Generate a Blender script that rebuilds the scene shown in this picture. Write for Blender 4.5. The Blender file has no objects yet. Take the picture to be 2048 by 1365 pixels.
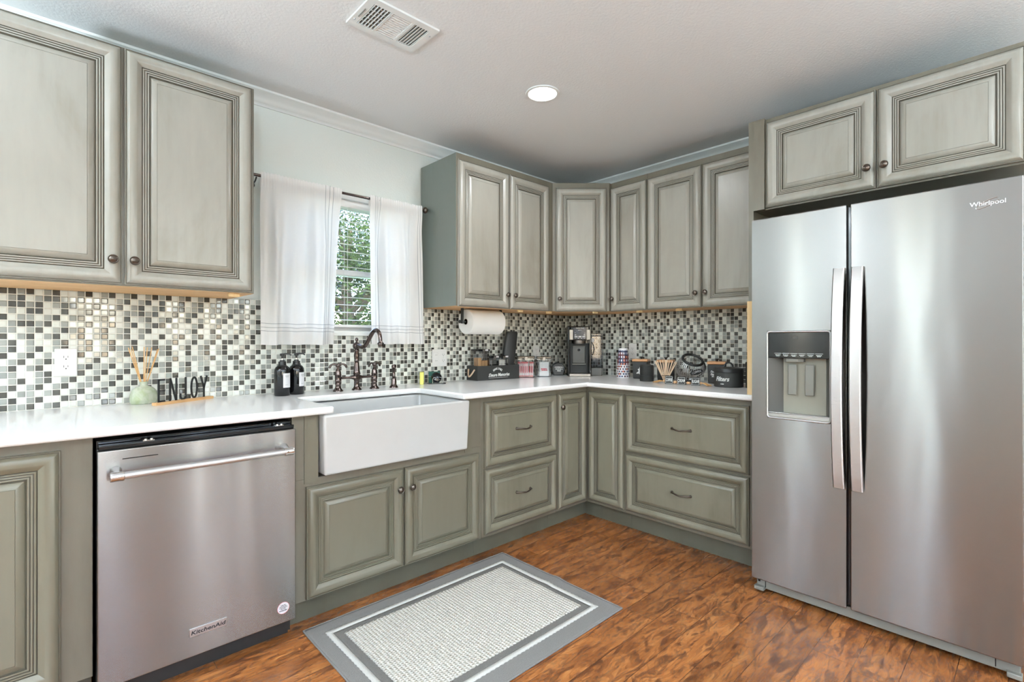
import bpy, math, random
from mathutils import Matrix, Vector
R = math.radians
PI = math.pi
S = bpy.context.scene
COL = S.collection
random.seed(7)

# ---------------------------------------------------------------- camera
cd = bpy.data.cameras.new('camera'); cam = bpy.data.objects.new('camera', cd); COL.objects.link(cam)
cam.location = (-3.2573, -2.6926, 1.1954)
cam.rotation_euler = (R(90), 0, R(46.776 - 90))
cd.sensor_width = 36.0; cd.lens = 994.134 / 2048 * 36.0
cd.shift_y = -0.00108; cd.clip_start = 0.02; cd.clip_end = 300
S.camera = cam

# ---------------------------------------------------------------- view + world
S.view_settings.view_transform = 'Standard'
S.view_settings.look = 'None'
S.view_settings.gamma = 1
S.view_settings.use_curve_mapping = False
S.view_settings.exposure = -0.22
w = bpy.data.worlds.new('world'); S.world = w; w.use_nodes = True
wn = w.node_tree.nodes; wl = w.node_tree.links
wn.clear()
wo = wn.new('ShaderNodeOutputWorld'); wb = wn.new('ShaderNodeBackground')
sky = wn.new('ShaderNodeTexSky'); sky.sky_type = 'NISHITA'
sky.sun_disc = False; sky.sun_elevation = R(48); sky.sun_rotation = R(200); sky.air_density = 1.0; sky.dust_density = 1.2
tnt = wn.new('ShaderNodeMix'); tnt.data_type = 'RGBA'; tnt.blend_type = 'MULTIPLY'; tnt.inputs[0].default_value = 1.0; tnt.inputs[7].default_value = (1.0, .96, 1.0, 1)
wl.new(sky.outputs[0], tnt.inputs[6]); wl.new(tnt.outputs[2], wb.inputs[0]); wb.inputs[1].default_value = 3.6
wl.new(wb.outputs[0], wo.inputs[0])
sl = bpy.data.lights.new('sun', 'SUN'); sl.energy = 4.5; sl.angle = R(1.0); sl.color = (1, .95, .86)
so = bpy.data.objects.new('sun', sl); COL.objects.link(so); so.rotation_euler = (R(42), 0, R(-25)); so.location = (0, 0, 8)

LAMP = 11.0        # watts of each recessed ceiling lamp
UPLIGHT = 184.0     # watts of each added, unseen uplight

# ---------------------------------------------------------------- node helpers
def mat(name):
    m = bpy.data.materials.new(name); m.use_nodes = True
    nt = m.node_tree; nt.nodes.clear()
    out = nt.nodes.new('ShaderNodeOutputMaterial')
    return m, nt, out
def N(nt, t, **kw):
    n = nt.nodes.new(t)
    for k, v in kw.items():
        if hasattr(n, k): setattr(n, k, v)
    return n
def setv(n, name, v):
    n.inputs[name].default_value = v
def lin(c):
    return tuple(((x / 255) / 12.92 if x / 255 <= .04045 else ((x / 255 + .055) / 1.055) ** 2.4) for x in c) + (1,)
def math_(nt, op, a, b=None, c=None, clamp=False):
    n = nt.nodes.new('ShaderNodeMath'); n.operation = op; n.use_clamp = clamp
    for i, v in enumerate((a, b, c)):
        if v is None: continue
        if isinstance(v, (int, float)): n.inputs[i].default_value = v
        else: nt.links.new(v, n.inputs[i])
    return n.outputs[0]
def mixc(nt, f, a, b):
    n = nt.nodes.new('ShaderNodeMix'); n.data_type = 'RGBA'
    for idx, v in ((0, f), (6, a), (7, b)):
        if isinstance(v, (int, float)): n.inputs[idx].default_value = v
        elif isinstance(v, tuple): n.inputs[idx].default_value = v
        else: nt.links.new(v, n.inputs[idx])
    return n.outputs[2]
def noise(nt, vec, scale, detail=3, rough=.55, dist=0.0):
    n = nt.nodes.new('ShaderNodeTexNoise')
    n.inputs['Scale'].default_value = scale; n.inputs['Detail'].default_value = detail
    n.inputs['Roughness'].default_value = rough; n.inputs['Distortion'].default_value = dist
    if vec is not None: nt.links.new(vec, n.inputs['Vector'])
    return n.outputs['Fac']
def mapping(nt, src, scale=(1, 1, 1), loc=(0, 0, 0)):
    n = nt.nodes.new('ShaderNodeMapping'); n.inputs['Scale'].default_value = scale; n.inputs['Location'].default_value = loc
    nt.links.new(src, n.inputs['Vector']); return n.outputs[0]
def ramp(nt, f, stops, interp='LINEAR'):
    n = nt.nodes.new('ShaderNodeValToRGB'); n.color_ramp.interpolation = interp
    e = n.color_ramp.elements
    while len(e) < len(stops): e.new(.5)
    for i, (p, c) in enumerate(stops): e[i].position = p; e[i].color = c
    nt.links.new(f, n.inputs[0]); return n.outputs[0]
def bump(nt, h, strength=.3, dist=.01, normal=None):
    n = nt.nodes.new('ShaderNodeBump'); n.inputs['Strength'].default_value = strength; n.inputs['Distance'].default_value = dist
    nt.links.new(h, n.inputs['Height'])
    if normal is not None: nt.links.new(normal, n.inputs['Normal'])
    return n.outputs[0]
def principled(nt, out, color=None, rough=.5, metal=0.0, coat=0.0, spec=.5, normal=None, **kw):
    p = nt.nodes.new('ShaderNodeBsdfPrincipled')
    if isinstance(color, tuple): p.inputs['Base Color'].default_value = color
    elif color is not None: nt.links.new(color, p.inputs['Base Color'])
    if isinstance(rough, (int, float)): p.inputs['Roughness'].default_value = rough
    else: nt.links.new(rough, p.inputs['Roughness'])
    p.inputs['Metallic'].default_value = metal
    p.inputs['Coat Weight'].default_value = coat
    p.inputs['Coat Roughness'].default_value = .25
    p.inputs['Specular IOR Level'].default_value = spec
    if normal is not None: nt.links.new(normal, p.inputs['Normal'])
    for k, v in kw.items(): p.inputs[k].default_value = v
    nt.links.new(p.outputs[0], out.inputs[0])
    return p
def pos(nt): return nt.nodes.new('ShaderNodeNewGeometry').outputs['Position']
def simple(name, rgb, rough=.5, metal=0.0, coat=0.0, **kw):
    m, nt, out = mat(name)
    n1 = noise(nt, pos(nt), 9.0, 3)
    c = lin(rgb); c2 = tuple(x * .93 for x in c[:3]) + (1,)
    principled(nt, out, mixc(nt, n1, c, c2), rough, metal, coat, **kw)
    return m

# ---------------------------------------------------------------- materials
def m_cabinet(name, rgb, contrast=1.0, rough=.36):
    m, nt, out = mat(name); P = pos(nt)
    a = noise(nt, mapping(nt, P, (2.2, 2.2, .9)), 2.0, 5, .6, .6)
    b = noise(nt, mapping(nt, P, (14, 14, 1.2)), 3.0, 6, .6, .2)
    f = math_(nt, 'ADD', math_(nt, 'MULTIPLY', a, .78), math_(nt, 'MULTIPLY', b, .22))
    base = lin(rgb)
    dk = tuple(x * (1 - .38 * contrast) * t for x, t in zip(base[:3], (1, .97, .92))) + (1,)
    lt = tuple(min(1, x * (1 + .22 * contrast)) for x in base[:3]) + (1,)
    c = ramp(nt, f, [(.32, dk), (.5, base), (.68, lt)])
    fine = noise(nt, mapping(nt, P, (60, 60, 5)), 6.0, 4)
    principled(nt, out, c, rough, 0, .25, .5, bump(nt, fine, .05, .001))
    return m
M = {}
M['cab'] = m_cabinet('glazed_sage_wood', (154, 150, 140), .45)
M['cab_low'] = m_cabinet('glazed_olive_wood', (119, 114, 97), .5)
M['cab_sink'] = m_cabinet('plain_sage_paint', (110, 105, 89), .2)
M['cab_side'] = m_cabinet('sage_side_paint', (112, 118, 111), .15, .28)
M['cab_frame'] = m_cabinet('sage_frame_wood', (112, 106, 92), .4)
M['toe'] = m_cabinet('toe_kick_paint', (92, 90, 76), .3, .45)
M['glaze'] = simple('dark_glaze', (92, 86, 74), .5)
M['glaze_soft'] = simple('soft_glaze', (104, 100, 84), .5)
M['bronze'] = simple('aged_bronze', (104, 94, 86), .3, 1.0)
M['faucet'] = simple('gunmetal_bronze', (100, 88, 84), .17, 1.0)
M['black'] = simple('black_metal', (34, 34, 34), .42)
M['blackgloss'] = simple('black_gloss', (16, 16, 18), .12)
M['blackmatte'] = simple('black_matte', (46, 46, 44), .6)
M['white'] = simple('white_paint', (232, 232, 228), .4)
M['whiteplastic'] = simple('white_plastic', (235, 233, 230), .3)
M['chrome'] = simple('chrome', (225, 225, 225), .12, 1.0)
M['silver'] = simple('satin_silver', (205, 205, 205), .28, 1.0)
M['darksteel'] = simple('dark_satin_steel', (138, 132, 126), .34, 1.0)
M['darkgrey'] = simple('dark_grey_plastic', (78, 76, 72), .4)
M['midgrey'] = simple('mid_grey_plastic', (128, 126, 118), .4)
M['taupe'] = simple('taupe_plastic', (150, 146, 132), .4)
M['paper'] = simple('paper', (240, 238, 234), .85)
M['label'] = simple('label_paper', (226, 224, 226), .6)
M['ink'] = simple('dark_ink', (40, 42, 48), .6)
M['card'] = simple('cardboard', (140, 104, 76), .8)
M['rope'] = simple('rope', (205, 176, 148), .9)
M['red'] = simple('red_wrap', (205, 52, 62), .4)
M['pink'] = simple('pink_wrap', (228, 190, 190), .4)
M['cracker'] = simple('cracker', (214, 168, 118), .8)
M['mallow'] = simple('marshmallow', (244, 238, 226), .8)
M['reed'] = simple('reed', (222, 176, 120), .7)
M['stick'] = simple('birch_stick', (226, 196, 164), .7)
M['raffia'] = simple('raffia', (214, 166, 108), .85)
M['bead'] = simple('bead_wood', (222, 178, 136), .6)
M['green_sponge'] = simple('green_scour', (52, 98, 88), .9)
M['yellow_sponge'] = simple('yellow_sponge', (226, 222, 120), .9)
M['navy'] = simple('navy_screen', (24, 32, 52), .15)
M['ceramic'] = simple('fireclay_white', (202, 201, 198), .10, coat=.5)
M['leather'] = simple('black_leather', (40, 40, 40), .5)

def m_wood(name, light, dark, axis='x', rough=.5, sc=1.0):
    m, nt, out = mat(name)
    tc = nt.nodes.new('ShaderNodeTexCoord').outputs['Object']
    s = {'x': (2, 30, 30), 'y': (30, 2, 30), 'z': (30, 30, 2)}[axis]
    f = noise(nt, mapping(nt, tc, tuple(v * sc for v in s)), 1.0, 6, .6, .8)
    principled(nt, out, ramp(nt, f, [(.35, lin(dark)), (.62, lin(light))]), rough)
    return m
M['pine'] = m_wood('pine_ply', (226, 184, 134), (198, 150, 100), 'x', .6)
M['pine_edge'] = m_wood('pine_edge', (236, 208, 160), (218, 184, 132), 'z', .6)
M['lidwood'] = m_wood('acacia_lid', (212, 160, 112), (172, 112, 74), 'x', .4, 2)
M['signwood'] = m_wood('sign_wood', (214, 172, 122), (184, 138, 90), 'x', .55, 2)

def m_ceiling():
    m, nt, out = mat('orange_peel_ceiling'); P = pos(nt)
    n = noise(nt, P, 90, 4, .6)
    principled(nt, out, lin((232, 231, 229)), .75, normal=bump(nt, n, .35, .004))
    return m
def m_wall():
    m, nt, out = mat('pale_sage_wall'); P = pos(nt)
    n = noise(nt, P, 110, 4, .6)
    principled(nt, out, lin((224, 227, 221)), .55, normal=bump(nt, n, .3, .003))
    return m
M['ceiling'] = m_ceiling(); M['wall'] = m_wall()

def m_quartz():
    m, nt, out = mat('white_quartz'); P = pos(nt)
    n = noise(nt, P, 220, 2, .5)
    c = ramp(nt, n, [(.3, lin((240, 239, 237))), (.7, lin((248, 247, 245)))])
    principled(nt, out, c, .16, spec=.4)
    return m
M['quartz'] = m_quartz()

def m_mosaic():
    m, nt, out = mat('glass_mosaic'); P = pos(nt)
    sx = nt.nodes.new('ShaderNodeSeparateXYZ'); nt.links.new(P, sx.inputs[0])
    pitch = .0254
    u = math_(nt, 'DIVIDE', math_(nt, 'ADD', math_(nt, 'SUBTRACT', sx.outputs[0], sx.outputs[1]), 20.003), pitch)
    v = math_(nt, 'DIVIDE', math_(nt, 'SUBTRACT', sx.outputs[2], .9172), pitch)
    iu = math_(nt, 'FLOOR', u); iv = math_(nt, 'FLOOR', v)
    fu = math_(nt, 'FRACT', u); fv = math_(nt, 'FRACT', v)
    def wn(x, y, z=0.0):
        c = nt.nodes.new('ShaderNodeCombineXYZ')
        for i, q in enumerate((x, y, z)):
            if isinstance(q, (int, float)): c.inputs[i].default_value = q
            else: nt.links.new(q, c.inputs[i])
        n = nt.nodes.new('ShaderNodeTexWhiteNoise'); n.noise_dimensions = '3D'; nt.links.new(c.outputs[0], n.inputs[0]); return n.outputs[0]
    off = math_(nt, 'ADD', math_(nt, 'MULTIPLY', iv, 2), math_(nt, 'GREATER_THAN', wn(iv, 3.7, math_(nt, 'FLOOR', math_(nt, 'DIVIDE', iu, 12))), .62))
    idx = math_(nt, 'MODULO', math_(nt, 'ADD', iu, off), 3)
    rnd = wn(iu, iv, 1.3)
    idx2 = math_(nt, 'FLOOR', math_(nt, 'MULTIPLY', wn(iu, iv, 8.1), 3))
    sw = math_(nt, 'GREATER_THAN', rnd, .88)
    k = math_(nt, 'ADD', math_(nt, 'MULTIPLY', idx, math_(nt, 'SUBTRACT', 1, sw)), math_(nt, 'MULTIPLY', idx2, sw))
    shade = wn(iu, iv, 4.4)
    light = mixc(nt, shade, lin((216, 218, 209)), lin((233, 235, 228)))
    grey = mixc(nt, shade, lin((142, 144, 138)), lin((166, 168, 161)))
    dark = mixc(nt, shade, lin((58, 56, 52)), lin((84, 82, 76)))
    c = mixc(nt, math_(nt, 'GREATER_THAN', k, .5), light, grey)
    c = mixc(nt, math_(nt, 'GREATER_THAN', k, 1.5), c, dark)
    e = math_(nt, 'MULTIPLY', math_(nt, 'MAXIMUM', math_(nt, 'ABSOLUTE', math_(nt, 'SUBTRACT', fu, .5)), math_(nt, 'ABSOLUTE', math_(nt, 'SUBTRACT', fv, .5))), 2)
    g = math_(nt, 'GREATER_THAN', e, .885)
    c = mixc(nt, g, c, lin((226, 224, 214)))
    mr = nt.nodes.new('ShaderNodeMapRange'); mr.interpolation_type = 'SMOOTHSTEP'
    nt.links.new(e, mr.inputs[0]); mr.inputs[1].default_value = .90; mr.inputs[2].default_value = .66; mr.inputs[3].default_value = 0; mr.inputs[4].default_value = 1
    tilt = math_(nt, 'ADD', math_(nt, 'MULTIPLY', math_(nt, 'SUBTRACT', wn(iu, iv, 6.6), .5), fu), math_(nt, 'MULTIPLY', math_(nt, 'SUBTRACT', wn(iu, iv, 9.9), .5), fv))
    h = math_(nt, 'ADD', mr.outputs[0], math_(nt, 'MULTIPLY', tilt, .35))
    rg = math_(nt, 'ADD', math_(nt, 'MULTIPLY', g, .6), .06)
    principled(nt, out, c, rg, normal=bump(nt, h, .9, .0014), spec=.6)
    return m
M['mosaic'] = m_mosaic()

def m_floor():
    m, nt, out = mat('hickory_plank_floor'); P = pos(nt)
    sx = nt.nodes.new('ShaderNodeSeparateXYZ'); nt.links.new(P, sx.inputs[0])
    W = .1315; L = 1.22
    v = math_(nt, 'DIVIDE', math_(nt, 'ADD', sx.outputs[1], 1.958 + W * 40), W)
    iv = math_(nt, 'FLOOR', v); fv = math_(nt, 'FRACT', v)
    def wn1(x, seed):
        c = nt.nodes.new('ShaderNodeCombineXYZ'); nt.links.new(x, c.inputs[0]); c.inputs[1].default_value = seed
        n = nt.nodes.new('ShaderNodeTexWhiteNoise'); nt.links.new(c.outputs[0], n.inputs[0]); return n.outputs[0]
    u = math_(nt, 'DIVIDE', math_(nt, 'ADD', math_(nt, 'ADD', sx.outputs[0], 30), math_(nt, 'MULTIPLY', wn1(iv, 2.2), L)), L)
    iu = math_(nt, 'FLOOR', u); fu = math_(nt, 'FRACT', u)
    idn = math_(nt, 'ADD', math_(nt, 'MULTIPLY', iv, 7.13), math_(nt, 'MULTIPLY', iu, 3.71))
    r1 = wn1(idn, 5.5); r2 = wn1(idn, 1.5)
    cx = nt.nodes.new('ShaderNodeCombineXYZ')
    nt.links.new(math_(nt, 'ADD', sx.outputs[0], math_(nt, 'MULTIPLY', r1, 37)), cx.inputs[0])
    nt.links.new(math_(nt, 'ADD', sx.outputs[1], math_(nt, 'MULTIPLY', r2, 11)), cx.inputs[1])
    q = cx.outputs[0]
    n1 = noise(nt, mapping(nt, q, (3.0, 9, 1)), 1.0, 5, .62, 1.6)
    wv = nt.nodes.new('ShaderNodeMath'); wv.operation = 'SINE'
    nt.links.new(math_(nt, 'MULTIPLY', noise(nt, mapping(nt, q, (2.2, 7.5, 1)), 1.0, 3, .5, .8), 120), wv.inputs[0])
    fine = noise(nt, mapping(nt, q, (16, 120, 1)), 1.0, 8, .7, .6)
    spots = noise(nt, mapping(nt, q, (7.0, 26, 1), (5, 3, 0)), 1.0, 9, .78, 1.2)
    f = math_(nt, 'ADD', math_(nt, 'MULTIPLY', n1, .55), math_(nt, 'MULTIPLY', fine, .45))
    c = ramp(nt, f, [(.30, lin((84, 46, 26))), (.43, lin((142, 84, 42))), (.54, lin((178, 112, 60))), (.72, lin((204, 142, 86)))])
    ring = math_(nt, 'MULTIPLY', math_(nt, 'GREATER_THAN', wv.outputs[0], .82), .45)
    c = mixc(nt, ring, c, lin((96, 54, 30)))
    sp = ramp(nt, spots, [(.49, (0, 0, 0, 1)), (.58, (1, 1, 1, 1))])
    c = mixc(nt, math_(nt, 'MULTIPLY', sp, .78), c, lin((70, 38, 24)))
    hs = nt.nodes.new('ShaderNodeHueSaturation'); hs.inputs['Saturation'].default_value = 1.0; nt.links.new(c, hs.inputs['Color'])
    nt.links.new(math_(nt, 'ADD', math_(nt, 'MULTIPLY', r2, .30), .74), hs.inputs['Value'])
    c = hs.outputs[0]
    seam = math_(nt, 'MAXIMUM', math_(nt, 'GREATER_THAN', math_(nt, 'ABSOLUTE', math_(nt, 'SUBTRACT', fv, .5)), .489),
                 math_(nt, 'GREATER_THAN', math_(nt, 'ABSOLUTE', math_(nt, 'SUBTRACT', fu, .5)), .4988))
    c = mixc(nt, math_(nt, 'MULTIPLY', seam, .75), c, lin((52, 28, 18)))
    h = math_(nt, 'SUBTRACT', math_(nt, 'ADD', math_(nt, 'MULTIPLY', fine, .5), math_(nt, 'MULTIPLY', n1, 1.2)), math_(nt, 'MULTIPLY', seam, .8))
    rg = math_(nt, 'ADD', math_(nt, 'MULTIPLY', spots, .22), .16)
    principled(nt, out, c, rg, normal=bump(nt, h, .35, .004), spec=.5)
    return m
M['floor'] = m_floor()

def m_steel(name, wob=1.0, tint=(144, 141, 138), rough=.22):
    m, nt, out = mat(name); P = pos(nt)
    brush = noise(nt, mapping(nt, P, (14, 14, 1500)), 1.0, 3, .6)
    waves = noise(nt, mapping(nt, P, (2.6, 2.6, .55)), 1.0, 2, .45, .3)
    b = bump(nt, waves, .10 * wob, .05)
    b2 = bump(nt, brush, .012, .0005, b)
    p = principled(nt, out, lin(tint), math_(nt, 'ADD', math_(nt, 'MULTIPLY', brush, .03), rough - .015), 1.0, normal=b2)
    p.inputs['Anisotropic'].default_value = 1.0
    cv = nt.nodes.new('ShaderNodeCombineXYZ'); cv.inputs[2].default_value = 1.0
    nt.links.new(cv.outputs[0], p.inputs['Tangent'])
    return m
M['steel'] = m_steel('brushed_stainless')
M['steelbar'] = m_steel('brushed_stainless_bar', .2, (200, 198, 196), .28)

def m_clear(name, tint=(235, 238, 240), gloss=.10):
    m, nt, out = mat(name)
    t = nt.nodes.new('ShaderNodeBsdfTransparent'); t.inputs[0].default_value = lin(tint)
    g = nt.nodes.new('ShaderNodeBsdfGlossy'); g.inputs['Roughness'].default_value = .04
    fr = nt.nodes.new('ShaderNodeFresnel'); fr.inputs[0].default_value = 1.45
    mx = nt.nodes.new('ShaderNodeMixShader')
    nt.links.new(math_(nt, 'ADD', fr.outputs[0], gloss * .5, clamp=True), mx.inputs[0])
    nt.links.new(t.outputs[0], mx.inputs[1]); nt.links.new(g.outputs[0], mx.inputs[2]); nt.links.new(mx.outputs[0], out.inputs[0])
    return m
M['glass'] = m_clear('window_glass', (248, 250, 250), .0)
M['clear'] = m_clear('clear_plastic', (243, 245, 248), .10)
M['tank'] = m_clear('smoky_clear_plastic', (214, 219, 228), .0)

def m_emit(name, rgb, s):
    m, nt, out = mat(name)
    e = nt.nodes.new('ShaderNodeEmission'); e.inputs[0].default_value = rgb; e.inputs[1].default_value = s
    nt.links.new(e.outputs[0], out.inputs[0]); return m
M['lamp'] = m_emit('lamp_diffuser', (1, .97, .92, 1), 14)
M['globe'] = m_emit('added_lamp_bulb', (1, .97, .94, 1), 6.0)  # glow for the added uplights

def m_vase():
    m, nt, out = mat('mottled_green_glass'); tc = nt.nodes.new('ShaderNodeTexCoord').outputs['Object']
    n = noise(nt, tc, 26, 4, .6, .8)
    c = ramp(nt, n, [(.35, lin((178, 190, 150))), (.65, lin((222, 228, 210)))])
    principled(nt, out, c, .22, normal=bump(nt, n, .3, .004), **{'Transmission Weight': .25})
    return m
M['vase'] = m_vase()

def m_cloth():
    m, nt, out = mat('white_curtain_cloth')
    uv = nt.nodes.new('ShaderNodeUVMap').outputs[0]
    sx = nt.nodes.new('ShaderNodeSeparateXYZ'); nt.links.new(uv, sx.inputs[0])
    U, V = sx.outputs[0], sx.outputs[1]
    def line(x, c, wd): return math_(nt, 'LESS_THAN', math_(nt, 'ABSOLUTE', math_(nt, 'SUBTRACT', x, c)), wd)
    s = None
    for c_ in (.045, .066, .088): 
        l = line(U, c_, .0014); s = l if s is None else math_(nt, 'MAXIMUM', s, l)
    for c_ in (.418, .432):
        s = math_(nt, 'MAXIMUM', s, line(U, c_, .0012))
    for c_ in (.070, .088, .108): s = math_(nt, 'MAXIMUM', s, line(V, c_, .0013))
    weave = noise(nt, mapping(nt, uv, (500, 500, 1)), 1.0, 2)
    slub = noise(nt, mapping(nt, uv, (3, 160, 1)), 1.0, 3)
    col = mixc(nt, math_(nt, 'MULTIPLY', s, .7), lin((238, 236, 234)), lin((118, 120, 126)))
    d = nt.nodes.new('ShaderNodeBsdfDiffuse'); t = nt.nodes.new('ShaderNodeBsdfTranslucent')
    nt.links.new(col, d.inputs[0]); nt.links.new(col, t.inputs[0])
    b = bump(nt, math_(nt, 'ADD', weave, slub), .12, .001)
    nt.links.new(b, d.inputs['Normal'])
    mx = nt.nodes.new('ShaderNodeMixShader')
    pocket = math_(nt, 'GREATER_THAN', V, .835)
    nt.links.new(math_(nt, 'SUBTRACT', .26, math_(nt, 'MULTIPLY', pocket, .16)), mx.inputs[0])
    nt.links.new(d.outputs[0], mx.inputs[1]); nt.links.new(t.outputs[0], mx.inputs[2]); nt.links.new(mx.outputs[0], out.inputs[0])
    return m
M['cloth'] = m_cloth()

def m_rug(name, rgb, kind):
    m, nt, out = mat(name); P = pos(nt)
    c = lin(rgb); dk = tuple(x * .68 for x in c[:3]) + (1,)
    if kind == 'weave':
        sx = nt.nodes.new('ShaderNodeSeparateXYZ'); nt.links.new(P, sx.inputs[0])
        a = math_(nt, 'SINE', math_(nt, 'MULTIPLY', sx.outputs[0], 2 * PI / .0155))
        row = math_(nt, 'FLOOR', math_(nt, 'DIVIDE', sx.outputs[0], .0155))
        b = math_(nt, 'SINE', math_(nt, 'ADD', math_(nt, 'MULTIPLY', sx.outputs[1], 2 * PI / .012), math_(nt, 'MULTIPLY', row, PI)))
        h = math_(nt, 'ADD', math_(nt, 'MULTIPLY', math_(nt, 'MULTIPLY', math_(nt, 'ADD', a, 1), math_(nt, 'ADD', b, 1.3)), .22), math_(nt, 'MULTIPLY', noise(nt, P, 260, 3), .25))
        col = ramp(nt, h, [(.06, dk), (.3, c), (1, tuple(min(1, x * 1.08) for x in c[:3]) + (1,))])
        principled(nt, out, col, .95, normal=bump(nt, h, .9, .008), spec=.1)
    else:
        n = noise(nt, P, 320, 3, .7); n2 = noise(nt, mapping(nt, P, (30, 300, 1)), 1.0, 2)
        h = math_(nt, 'ADD', n, math_(nt, 'MULTIPLY', n2, .5))
        col = ramp(nt, n, [(.3, tuple(x * .72 for x in c[:3]) + (1,)), (.65, c)])
        principled(nt, out, col, .95, normal=bump(nt, h, .7, .004), spec=.1)
    return m
M['rug_grey'] = m_rug('rug_grey', (140, 136, 132), 'pile')
M['rug_dark'] = m_rug('rug_dark_grey', (122, 118, 113), 'pile')
M['rug_white'] = m_rug('rug_cream_braid', (230, 227, 219), 'pile')
M['rug_weave'] = m_rug('rug_cream_weave', (226, 220, 208), 'weave')

def m_cup():
    m, nt, out = mat('printed_cup'); tc = nt.nodes.new('ShaderNodeTexCoord').outputs['Object']
    sx = nt.nodes.new('ShaderNodeSeparateXYZ'); nt.links.new(tc, sx.inputs[0])
    a = math_(nt, 'MULTIPLY', math_(nt, 'ARCTAN2', sx.outputs[1], sx.outputs[0]), 14 / (2 * PI))
    z = math_(nt, 'DIVIDE', sx.outputs[2], .026)
    ia = math_(nt, 'FLOOR', a); iz = math_(nt, 'FLOOR', z)
    c = nt.nodes.new('ShaderNodeCombineXYZ'); nt.links.new(ia, c.inputs[0]); nt.links.new(iz, c.inputs[1])
    w1 = nt.nodes.new('ShaderNodeTexWhiteNoise'); nt.links.new(c.outputs[0], w1.inputs[0])
    fa = math_(nt, 'SUBTRACT', math_(nt, 'FRACT', a), .5); fz = math_(nt, 'SUBTRACT', math_(nt, 'FRACT', z), .5)
    dd = math_(nt, 'ADD', math_(nt, 'POWER', math_(nt, 'MULTIPLY', fa, 3.6), 2), math_(nt, 'POWER', math_(nt, 'MULTIPLY', fz, 2.9), 2))
    bg = mixc(nt, math_(nt, 'GREATER_THAN', noise(nt, tc, 14, 1), .52), lin((38, 44, 74)), lin((92, 36, 42)))
    fg = ramp(nt, w1.outputs[0], [(0, lin((226, 226, 232))), (.5, lin((206, 128, 100))), (.75, lin((180, 186, 210)))], 'CONSTANT')
    col = mixc(nt, math_(nt, 'LESS_THAN', dd, 1), bg, fg)
    rim = math_(nt, 'MAXIMUM', math_(nt, 'LESS_THAN', sx.outputs[2], .006), math_(nt, 'GREATER_THAN', sx.outputs[2], .113))
    principled(nt, out, mixc(nt, rim, col, lin((238, 236, 238))), .4)
    return m
M['cup'] = m_cup()
M['leaf'] = simple('leaf', (50, 64, 30), .9, spec=.1)
M['leaf2'] = simple('leaf_dark', (28, 40, 44), .9, spec=.1)
M['bark'] = simple('bark', (84, 70, 56), .9)
M['grass'] = simple('grass', (110, 130, 74), .9)
M['stone'] = simple('pavement', (190, 186, 178), .9)

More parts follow.
